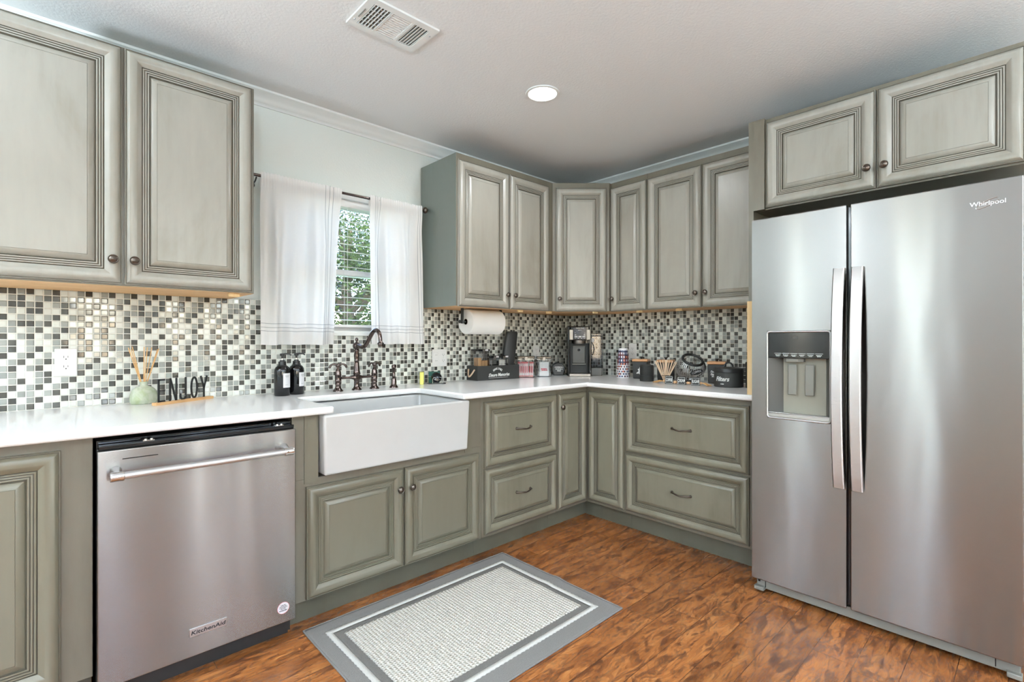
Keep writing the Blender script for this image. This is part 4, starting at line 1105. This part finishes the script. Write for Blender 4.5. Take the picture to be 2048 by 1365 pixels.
sp1 = MB(); sp1.box(-.012, .012, -.034, .034, 0, .076); o = sp1.build('sponge', M['yellow_sponge'], bevel=.003); o.location = (-1.535, -.035, TOP + .0005); o.rotation_euler = (0, 0, R(-35)); tag(o, 'yellow sponge standing left of the caddy', 'sponge')

# crate
cr_ = thing('wooden_crate', 'black wooden crate reading MAKING with rope handles', 'crate', (-.935, -.030, TOP), -4)
b = MB(); W3, D3, H3 = .185, .064, .100
b.box(-W3, W3, -D3, -D3 + .008, 0, H3); b.box(-W3, W3, D3 - .008, D3, 0, H3); b.box(-W3, -W3 + .009, -D3 + .008, D3 - .008, 0, H3); b.box(W3 - .009, W3, -D3 + .008, D3 - .008, 0, H3); b.box(-W3 + .009, W3 - .009, -D3 + .008, D3 - .008, 0, .006)
b.build('box', M['blackmatte'], cr_)
for s_ in (-1, 1):
    r_ = MB(); pts = [(s_ * (W3 + .004 + .020 * math.sin(PI * k / 12)), -.036 + .072 * k / 12, .075 - .048 * math.sin(PI * k / 12)) for k in range(13)]
    r_.tube(pts, .0055, 10); r_.build('rope_handle', M['rope'], cr_)
for k, ch in enumerate('MAKING'):
    a = (k - 2.5) * 15.0
    lettering(ch, .021, tr(-.012 + .052 * math.sin(R(a)), -D3 - .0006, .026 + .052 * math.cos(R(a))) @ rot('Y', a), M['white'], cr_, bold=.0004)
lettering("S'more Memories", .032, tr(.000, -D3 - .0006, .034) @ rot('Y', -1), M['white'], cr_, shear=.35, sx=.80, bold=.0007)
b = MB(); b.box(-.09, .08, -D3 - .0012, -D3 - .0002, .0145, .016); b.build('underline', M['white'], cr_)
Tc = Matrix.Translation((-.935, -.030, 0)) @ rot('Z', -4)
def W_(x, y): q = Tc @ Vector((x, y, 0)); return q.x, q.y
def clear_box(name, label, x, y, z, rz, w_, d_, h_, lid=.016, tagw=True, cat='container'):
    t = thing(name, label, cat, (x, y, z), rz)
    b = MB()
    o_ = [(-w_ / 2, -d_ / 2), (w_ / 2, -d_ / 2), (w_ / 2, d_ / 2), (-w_ / 2, d_ / 2)]
    b.box(-w_ / 2, w_ / 2, -d_ / 2, d_ / 2, 0, h_); b.f.pop(1); b.mi.pop(1)
    b.build('clear_body', M['clear'], t, bevel=.006, seg=3)
    l_ = MB(); l_.box(-w_ / 2 - .001, w_ / 2 + .001, -d_ / 2 - .001, d_ / 2 + .001, h_ + .006, h_ + .006 + lid); ld_ = l_.build('lid', M['blackgloss'], t, bevel=.004, seg=2)
    s_ = MB(); s_.box(-w_ / 2 + .002, w_ / 2 - .002, -d_ / 2 + .002, d_ / 2 - .002, h_ - .002, h_ + .006); s_.build('seal_ring', M['clear'], t)
    c_ = MB(); c_.box(-.010, .010, -d_ / 2 - .004, -d_ / 2, h_ - .008, h_ + .008 + lid * .6); c_.build('latch', M['darksteel'], t, bevel=.001)
    if tagw:
        c_ = MB(); c_.box(.012, .036, -d_ / 2 - .0016, -d_ / 2 - .0008, h_ + .009, h_ + .004 + lid); c_.build('label', M['label'], ld_)
    return t
x, y = W_(-.112, .004); clear_box('food_container', 'tall clear container of crackers with a black lid standing in the crate', x, y, TOP + .007, -4, .100, .085, .186)
def solo(name, b, m_, loc, rz, label, cat, group=None, bevel=0):
    o = b.build(name, m_, None, bevel=bevel); o.location = loc; o.rotation_euler = (0, 0, R(rz)); return tag(o, label, cat, group)
for k in range(3):
    q = MB(); q.box(-.012, .012, -.030, .030, 0, (.145, .125, .125)[k]); xx, yy = W_(-.135 + k * .0262, .004); solo('cracker_stack', q, M['cracker'], (xx, yy, TOP + .0095), -4, 'upright stack of brown crackers inside the tall clear container', 'crackers', 'crackers in the tall container', .002)
x, y = W_(-.018, .004); clear_box('food_container', 'short clear container in the middle of the crate', x, y, TOP + .007, -4, .078, .085, .138)
x, y = W_(.066, .004); clear_box('food_container', 'short clear container of marshmallows at the right of the crate', x, y, TOP + .007, -4, .078, .085, .138)
q0 = None
for k, (dx, dy, dz) in enumerate(((-.018, -.014, 0), (.016, -.016, 0), (-.016, .020, 0), (.018, .018, 0), (-.017, -.014, .034), (.017, -.014, .034), (0, .020, .034), (-.019, -.012, .068), (.013, -.016, .068), (0, .018, .068), (-.012, -.012, .100), (.018, -.010, .100))):
    if q0 is None:
        q = MB(); q.lathe([(0, 0), (.012, 0), (.0155, .004), (.0155, .026), (.012, .031), (0, .031)], 16); q0 = q.build('marshmallow', M['mallow']); o = q0
    else: o = q0.copy(); COL.objects.link(o)
    xx, yy = W_(.066 + dx, .004 + dy); o.location = (xx, yy, TOP + .0095 + dz); tag(o, 'white marshmallow inside the short container in the crate', 'marshmallow', 'marshmallows in the crate container')
# black leather sleeve leaning in the crate
sl_ = thing('oven_mitt', 'folded black leather mitt standing up from the right end of the crate', 'mitt', (*W_(.140, .006), TOP + .0075), -14)
b = MB(); vs = []; fs = []
secs = [(0, .030, .020, 0), (.06, .032, .022, -.004), (.12, .046, .024, .002), (.18, .050, .022, .006), (.26, .050, .022, .018), (.32, .047, .020, .028), (.333, .040, .014, .030)]
sn = 16
for z, a, c_, ox_ in secs:
    for k in range(sn):
        t_2 = 2 * PI * k / sn; ct, st_ = math.cos(t_2), math.sin(t_2)
        vs.append((ox_ + a * math.copysign(abs(ct) ** .6, ct), c_ * math.copysign(abs(st_) ** .7, st_), z))
for i in range(len(secs) - 1):
    for k in range(sn): k2 = (k + 1) % sn; fs.append((i * sn + k, i * sn + k2, (i + 1) * sn + k2, (i + 1) * sn + k))
fs += [tuple(range(sn))[::-1], tuple((len(secs) - 1) * sn + k for k in range(sn))]
b.add(vs, fs); b.build('front_fold', M['leather'], sl_, angle=60)
b = MB(); b.add([(v[0] * .96 + .014, v[1] * .45 + .016, v[2] * .96) for v in vs], fs); b.build('back_fold', M['leather'], sl_, angle=60)

# canisters with candy and packets
c1 = clear_box('food_container', 'clear canister of red candy sticks between the crate and the white packets', -.640, -.055, TOP, -38, .125, .100, .135, .018, False)
c0 = None
for k in range(14):
    rr = random.Random(k); 
    dx, dy = -.048 + (k % 7) * .016, -.022 + (k // 7) * .036
    if c0 is None:
        q = MB(); q.box(-.0058, .0058, -.003, .003, 0, .112, [0, 0, 0, 0, 0, 0]); q.box(-.0060, .0060, -.0033, .0033, .012, .100, 1); q.box(-.0062, -.001, -.0035, .0035, .030, .080, 0); c0 = q.build('candy_stick', [M['red'], M['pink']]); o = c0
    else: o = c0.copy(); COL.objects.link(o)
    q_ = rot('Z', -38) @ Vector((dx, dy, 0)); o.location = (-.640 + q_.x, -.055 + q_.y, TOP + .003); o.rotation_euler = (R(rr.uniform(-4, 4)), R(rr.uniform(-3, 3)), R(-38 + rr.uniform(-14, 14)))
    tag(o, 'red and pink wrapped candy stick in the clear canister', 'candy', 'candy sticks in the canister')
c2 = clear_box('food_container', 'clear canister of white packets left of the black round tin', -.488, -.096, TOP, -40, .108, .090, .130, .018, False)
for k in range(3):
    q = MB(); q.box(-.036, .036, -.005, .005, 0, .108); q_ = rot('Z', -40) @ Vector((0.002, -.024 + k * .022, 0)); o = solo('sugar_packet', q, M['paper'], (-.488 + q_.x, -.096 + q_.y, TOP + .003), -40, 'white paper packet with red lettering, frontmost in the canister' if k == 0 else 'white paper packet stacked behind the red-lettered one', 'packet', 'white packets in the canister', .002)
    if k == 0: print_marks(o, tr(0, -.0056, .050), [(-.024, .020, .006, .008), (-.020, .024, -.004, .007)], M['red'], 'red_print')
# black round-topped tin
t = thing('round_tin', 'black round-faced tin with small white words left of the coffee maker', 'tin', (-.300, -.075, TOP), -42)
b = MB(); pl = [(-.045, 0), (.045, 0)] + [(.053 * math.cos(R(a)), .050 + .050 * math.sin(R(a))) for a in range(-40, 221, 13)]
pl = [(x_, max(0, y_)) for x_, y_ in pl[2:]] ; pl = [(.040, 0)] + pl + [(-.040, 0)]
b.prism(pl, -.045, .045, T=rot('X', 90)); b.build('tin_body', M['black'], t, bevel=.006, seg=3)
for k, (tx, z) in enumerate((('COFFEE IS A', .064), ('HUG IN A', .050), ('MUG', .036))): lettering(tx, .0125, tr(.004, -.0456, z), M['white'], t, bold=.0005)

# coffee maker (faces the room diagonally)
cm = thing('coffee_maker', 'tall black and silver drip coffee maker in the counter corner', 'coffee maker', (-.225, -.225, TOP), -45)
b = MB(); b.prism([(-.084, -.085), (.084, -.085), (.092, -.06), (.092, .085), (-.092, .085), (-.092, -.06)], .0, .018); b.prism([(-.080, -.105), (.080, -.105), (.088, -.08), (.088, 0), (-.088, 0), (-.088, -.08)], 0, .022, 1)
b.build('base_tray', [M['blackgloss'], M['darksteel']], cm, bevel=.003)
b = MB(); b.box(-.090, .090, .0, .085, .018, .385); b.box(-.090, -.072, -.072, .0, .018, .385); b.box(.072, .090, -.072, .0, .018, .385); b.build('housing', M['blackgloss'], cm, bevel=.006, seg=3)
b = MB(); b.box(-.072, .072, -.004, .002, .022, .252); b.build('back_plate', M['blackmatte'], cm)
b = MB(); b.box(-.050, .050, -.010, -.003, .095, .235); b.build('cup_guide', M['darkgrey'], cm, bevel=.004)
b = MB(); b.lathe([(.011, 0), (.011, .003), (.007, .004), (0, .002)], 20, T=tr(0, -.010, .200) @ rot('X', 90)); b.build('guide_button', M['blackgloss'], cm)
b = MB(); b.box(-.052, .052, -.045, -.006, .088, .094); b.build('fold_shelf', M['midgrey'], cm, bevel=.001)
b = MB(); b.box(-.0715, .0715, -.088, 0, .275, .382); hd = b.build('brew_head', M['blackgloss'], cm, bevel=.006, seg=3)
b = MB(); b.box(-.080, -.050, -.0895, -.060, .278, .358); b.box(.050, .080, -.0895, -.060, .278, .358); b.build('silver_side_panel', M['darksteel'], cm, bevel=.003)
b = MB(); b.lathe([(.048, 0), (.050, .003), (.050, .026), (0, .026)], 28, T=tr(0, -.042, .249)); b.build('brew_spout', M['darksteel'], cm, angle=40)
b = MB(); b.box(-.047, .047, -.0915, -.088, .285, .374); cpn = b.build('control_panel', M['navy'], cm, bevel=.001)
lettering('Hamilton Beach', .0095, tr(0, -.0920, .368), M['white'], cpn, bold=.0002, extrude=.0003)
lettering('BREW', .011, tr(0, -.0920, .352), M['label'], cpn, extrude=.0003)
for x_, z_, w2, h2 in ((-.029, .303, .011, .005), (0, .303, .011, .005), (.029, .303, .011, .005), (-.034, .317, .006, .0035), (.034, .317, .006, .0035), (.036, .330, .004, .002), (-.036, .332, .003, .002), (-.033, .290, .004, .002), (-.012, .290, .004, .002), (.012, .290, .004, .002), (.033, .290, .004, .002)):
    q = MB(); q.box(x_ - w2, x_ + w2, -.0930, -.0914, z_ - h2, z_ + h2); q.build('button', M['label'], cpn, bevel=.0006)
# tank attached at the right
b = MB(); b.box(.095, .180, -.015, .075, 0, .062); b.build('tank_base', M['darkgrey'], cm, bevel=.004)
b = MB(); b.box(.096, .184, -.020, .078, .063, .311); b.build('water_tank', M['tank'], cm, bevel=.005, seg=2)
b = MB(); b.box(.094, .186, -.022, .080, .312, .324); b.build('tank_lid', M['tank'], cm, bevel=.003)
b = MB(); b.box(.093, .118, -.026, -.0215, .262, .292); b.build('tank_sticker', M['label'], cm, bevel=.004)
b = MB(); b.tube([(.100, -.026, .262), (.112, -.034, .23), (.116, -.036, .20), (.108, -.030, .172), (.104, -.026, .160)], .0028, 8); b.build('tank_cord', M['black'], cm)

# stack of paper cups
cup0 = None
for k in range(6):
    if cup0 is None:
        b = MB(); b.lathe([(.0455, 0), (.0470, .002), (.0455, .004), (.0335, .120), (.0335, .128), (.0315, .128), (.0315, .122), (0, .122), (0, .1205), (.0312, .1205), (.0435, .004), (.0440, 0), (.0455, 0)], 36)
        cup0 = b.build('paper_cup', M['cup'], angle=40); o = cup0
    else: o = cup0.copy(); COL.objects.link(o)
    o.location = (-.150, -.583, TOP + .0005 + k * .0177); o.rotation_euler = (0, 0, R(37 * k))
    tag(o, 'upturned printed paper cup at the top of the stack' if k == 5 else 'upturned printed paper cup nested in the stack with only its lower rim showing', 'paper cup', 'stack of printed paper cups')
# square canisters
def canister(label, x, y, rz, mark, s=1.0):
    t = thing('canister', label, 'canister', (x, y, TOP), rz, None)
    b = MB(); w_ = .053; w2 = .049; h_ = .122
    vs = ring(-w2, w2, -w2, w2, 0) + ring(-w_, w_, -w_, w_, h_)
    b.add(vs, [(0, 3, 2, 1), (4, 5, 6, 7)] + [(k, (k + 1) % 4, 4 + (k + 1) % 4, 4 + k) for k in range(4)]); b.build('tin_body', M['blackmatte'], t, bevel=.007, seg=3)
    b = MB(); b.box(-.056, .056, -.056, .056, h_ + .0005, h_ + .0185); l_ = b.build('wooden_lid', M['lidwood'], t, bevel=.006, seg=3)
    b = MB(); b.lathe([(.006, h_ + .018), (.007, h_ + .026), (.014, h_ + .034), (.0135, h_ + .036), (0, h_ + .035)], 20); b.build('lid_knob', M['black'], l_, angle=50)
    mark(t); return t
def mark_a(t):
    b = MB()
    for x_, z_, r_, r2 in ((-.004, .066, .010, .007), (.002, .054, .012, .009), (-.010, .044, .009, .007), (.006, .040, .012, .009), (-.018, .040, .006, .004), (.0, .076, .003, .007), (.008, .074, .003, .007)):
        b.lathe([(1, 0), (1, .0006), (0, .0006)], 14, T=tr(x_, -.0515, z_) @ rot('X', 90) @ Matrix.Diagonal((r_, r2, 1, 1)))
    b.build('white_motif', M['white'], t)
def mark_b(t): lettering('Y', .03, tr(-.02, -.0520, .045), M['white'], t, shear=.2, bold=.0006)
def mark_c(t):
    for tx, z_, x_ in (("I'm", .076, -.024), ('See', .060, -.022), ('Will', .046, -.014)): lettering(tx, .018, tr(x_, -.0522, z_), M['white'], t, shear=.25, bold=.0006)
canister('black square canister with wooden lid and white motif behind the ribbed jar', -.112, -.712, -70, mark_a)
canister('black square canister with wooden lid behind the stir sticks', -.112, -.908, -70, mark_b)
canister('black square canister with wooden lid behind the lidded filter tin', -.112, -1.268, -70, mark_c)
# ribbed jar
t = thing('ribbed_jar', 'dark grey ribbed stacking jar in front of the first square canister', 'jar', (-.292, -.868, TOP))
prof = [(0, 0), (.044, 0)]
for k in range(9): prof += [(.0465, .003 + k * .004), (.0448, .005 + k * .004)]
b = MB(); b.lathe(prof + [(.044, .040), (0, .040)], 36); b.build('lower_jar', M['blackmatte'], t, angle=20)
prof = [(.043, .0405), (.0455, .042)]
for k in range(15): prof += [(.0465, .044 + k * .004), (.0450, .046 + k * .004)]
b = MB(); b.lathe(prof + [(.044, .107), (.039, .110), (.036, .105), (0, .104)], 36); b.build('upper_jar', M['blackmatte'], t, angle=20)
# stir sticks and holder
t = thing('stirrer_holder', 'small dark wire cup holding the wooden stir sticks', 'holder', (-.216, -.962, TOP))
b = MB()
for z, r_ in ((.002, .018), (.040, .022)): b.tube([(r_ * math.cos(a), r_ * math.sin(a), z) for a in [2 * PI * k / 20 for k in range(20)]], .0016, 6, closed=True)
for k in range(8): a = 2 * PI * k / 8; b.tube([(.018 * math.cos(a), .018 * math.sin(a), .002), (.022 * math.cos(a), .022 * math.sin(a), .040)], .0012, 6)
b.lathe([(0, .0005), (.018, .0005), (.018, .0025), (0, .0025)], 16); b.build('wire_cup', M['black'], t)
k0 = None
for k in range(13):
    if k0 is None:
        b = MB(); b.box(-.0032, .0032, -.0009, .0009, 0, .140); k0 = b.build('stir_stick', M['stick'], bevel=.0006); o = k0
    else: o = k0.copy(); COL.objects.link(o)
    a = -1 + 2 * k / 12 + .13 * math.sin(k * 5.3)
    q_ = rot('Z', -58) @ Vector((a * .008, (k % 3 - 1) * .006, 0))
    o.location = (-.216 + q_.x, -.962 + q_.y, TOP + .004); o.rotation_euler = (R((k % 3 - 1) * 3), R(a * 24), R(-58 + 20 * math.sin(k * 3.1)))
    tag(o, 'thin birch stir stick fanned out in the wire cup', 'stir stick', 'wooden stir sticks')
# wire coffee basket
t = thing('wire_basket', 'tilted round wire basket with a black COFFEE plate', 'basket', (-.135, -1.098, TOP), -56)
TT = tr(0, 0, .092) @ rot('Y', 12) @ rot('X', 30)
Rr = .092
b = MB()
for k in range(40):
    a = 2 * PI * k / 40; pts = []
    for i in range(12):
        th = R(42 + (172 - 42) * i / 11); pts.append((Rr * math.sin(th) * math.cos(a), Rr * math.sin(th) * math.sin(a), Rr * math.cos(th) * .95))
    b.tube(pts, .0016, 5, T=TT)
b.build('wire_ribs', M['silver'], t)
b = MB(); zr = Rr * .95 * math.cos(R(42)); b.tube([(.064 * math.cos(a), .064 * math.sin(a), zr) for a in [2 * PI * k / 40 for k in range(40)]], .0085, 12, T=TT, closed=True); b.build('rim', M['black'], t)
b = MB(); b.tube([(Rr * 1.01 * math.sin(R(th)), 0, Rr * .97 * math.cos(R(th))) for th in range(44, 150, 8)], .006, 10, T=rot('Z', 0) @ TT @ rot('Z', 8)); b.lathe([(0, .0), (.045, 0), (.048, .004), (.040, .010), (0, .012)], 28, T=tr(0, .0, .0)); b.build('stand', M['black'], t)
b = MB(); TP = tr(.028, -.083, .070) @ rot('Y', -16) @ rot('Z', 14) @ rot('X', 90)
b.lathe([(1, 0), (1, .003), (0, .003)], 28, T=TP @ Matrix.Diagonal((.042, .0165, 1, 1))); pl_ = b.build('name_plate', M['black'], t)
lettering('COFFEE', .0185, tr(.028, -.0865, .070) @ rot('Y', -16) @ rot('Z', 14), M['label'], pl_, extrude=.0004)
# garland of blocks
gl = thing('bead_garland', 'garland of three black word blocks and wooden beads with raffia tassels', 'garland', (-.362, -1.165, TOP), -86)
def blk(x, y, rz, word):
    b = MB(); b.box(-.024, .024, -.022, .022, 0, .050, T=tr(x, y, 0) @ rot('Z', rz)); o = b.build('word_block', M['blackmatte'], gl, bevel=.003); o['label'] = 'black wooden block reading ' + word
    T = tr(x, y, 0) @ rot('Z', rz)
    f_ = MB()
    for a in ((-.021, .021, .0035, .005), (-.021, .021, .045, .0465), (-.021, -.0195, .0035, .0465), (.0195, .021, .0035, .0465)): f_.box(a[0], a[1], -.0228, -.0218, a[2], a[3], T=T)
    f_.build('white_outline', M['white'], o)
    lettering(word, .027, T @ tr(0, -.0224, .025) , M['white'], o, sx=.42 if word == 'COFFEE' else .50, bold=.0005, extrude=.0005)
blk(-.092, .005, 22, 'COFFEE'); blk(-.008, 0, 22, 'CREAM'); blk(.080, .002, 22, 'SUGAR')
for x_ in (-.055, -.046, .030, .042, .112, -.124):
    b = MB(); b.lathe([(0, -.009), (.0065, -.0065), (.009, 0), (.0065, .0065), (0, .009)], 16, T=tr(x_, .004, .012 if abs(x_) < .1 else .015)); b.build('bead', M['bead'], gl)
for sgn, x_ in ((-1, -.128), (1, .118)):
    b = MB(); rr = random.Random(4 + sgn)
    for k in range(26):
        a = R(rr.uniform(-24, 24)); l_ = rr.uniform(.045, .068)
        p0 = (x_, .004, .016); p1 = (x_ + sgn * l_ * .5 * math.cos(a), .004 - .030 * (.5 if sgn > 0 else .2) + l_ * .5 * math.sin(a), rr.uniform(.010, .020)); p2 = (x_ + sgn * l_ * math.cos(a), .004 - .03 * (1 if sgn > 0 else .3) + l_ * math.sin(a), rr.uniform(.002, .010))
        b.tube([p0, p1, p2], .0012, 5)
    b.build('tassel', M['raffia'], gl)
# lidded filter tin
t = thing('lidded_tin', 'wide black lidded tin reading Filters near the end panel', 'tin', (-.288, -1.418, TOP), -62)
b = MB(); b.lathe([(0, 0), (.078, 0), (.081, .003), (.081, .088), (.080, .092), (0, .092)], 48); b.build('tin_body', M['blackmatte'], t, angle=40)
b = MB(); b.lathe([(.082, .086), (.084, .088), (.084, .102), (.080, .110), (.068, .115), (.04, .117), (0, .117)], 48); l_ = b.build('lid', M['black'], t, angle=40)
b = MB(); b.tube([(-.024, 0, .114), (-.022, 0, .128), (-.012, 0, .140), (0, 0, .143), (.012, 0, .140), (.022, 0, .128), (.024, 0, .114)], .005, 10); b.build('lid_handle', M['black'], l_)
lettering('Filters', .036, rot('Z', -32) @ tr(0, 0, .048), M['white'], t, bend=.0815, shear=.3, bold=.0008, sx=.9)
print_marks(t, rot('Z', -30) @ tr(0, -.0816, .020), [(-.010, .010, 0, .005)], M['white'])
t = thing('coffee_canister', 'black coffee canister half hidden by the wooden end panel', 'canister', (-.270, -1.560, TOP), -72)
b = MB(); b.lathe([(0, 0), (.045, 0), (.047, .003), (.047, .130), (0, .130)], 40); b.build('tin_body', M['blackmatte'], t, angle=40)
b = MB(); b.lathe([(.048, .126), (.049, .128), (.049, .144), (.046, .150), (.03, .153), (0, .153)], 40); b.build('lid', M['black'], t, angle=40)
lettering('Coffee', .030, rot('Z', -10) @ tr(0, 0, .088), M['white'], t, bend=.0476, shear=.3, bold=.0008, sx=.75)

# ================================================================= OUTSIDE
b = MB(); b.box(-30, 30, -30, 40, -.35, -.30); o = b.build('lawn', M['grass']); tag(o, 'green lawn outside the window', 'grass', kind='stuff')
def tree(label, x, y, h_, r_, seed, lm):
    rr = random.Random(seed)
    t = thing('tree', label, 'tree', (x, y, -.299))
    b = MB(); b.tube([(0, 0, .03), (.05, 0, h_ * .3), (-.05, .05, h_ * .6), (.02, 0, h_ * .9)], [.18, .15, .10, .04], 10)
    for k in range(7):
        a = rr.uniform(0, 6.28); z = h_ * rr.uniform(.3, .75); b.tube([(0, 0, z), (r_ * .4 * math.cos(a), r_ * .4 * math.sin(a), z + .5), (r_ * .75 * math.cos(a), r_ * .75 * math.sin(a), z + .9)], [.07, .045, .02], 6)
    b.build('trunk', M['bark'], t)
    vs = []; fs = []
    for c_ in range(30):
        a = rr.uniform(0, 6.28); q = r_ * math.sqrt(rr.uniform(0, 1)) * .8; zc = rr.uniform(.28, 1.0) * h_; cx, cy = q * math.cos(a), q * math.sin(a); cr2 = r_ * rr.uniform(.28, .45)
        for k in range(420):
            d = Vector((rr.gauss(0, 1), rr.gauss(0, 1), rr.gauss(0, .8))).normalized() * cr2 * rr.uniform(.6, 1.05)
            p = Vector((cx, cy, zc)) + d; p.z = max(p.z, .12); s_ = rr.uniform(.028, .062)
            u_ = Vector((rr.gauss(0, 1), rr.gauss(0, 1), rr.gauss(0, 1))).normalized(); w_ = u_.orthogonal().normalized()
            o_ = len(vs); vs += [p - u_ * s_, p + w_ * s_ * .5, p + u_ * s_, p - w_ * s_ * .5]; fs.append((o_, o_ + 1, o_ + 2, o_ + 3))
    b = MB(); b.add(vs, fs); b.build('crown', lm, t, fix=False)
tree('large leafy tree seen through the gap between the curtains', 1.15, 6.7, 4.1, 1.5, 1, M['leaf'])
tree('dark leafy tree left of the gap in the curtains', -2.6, 7.0, 5.2, 1.5, 2, M['leaf2'])
tree('tall tree farther off behind the large leafy one', 4.1, 13.0, 5.4, 2.2, 3, M['leaf2'])
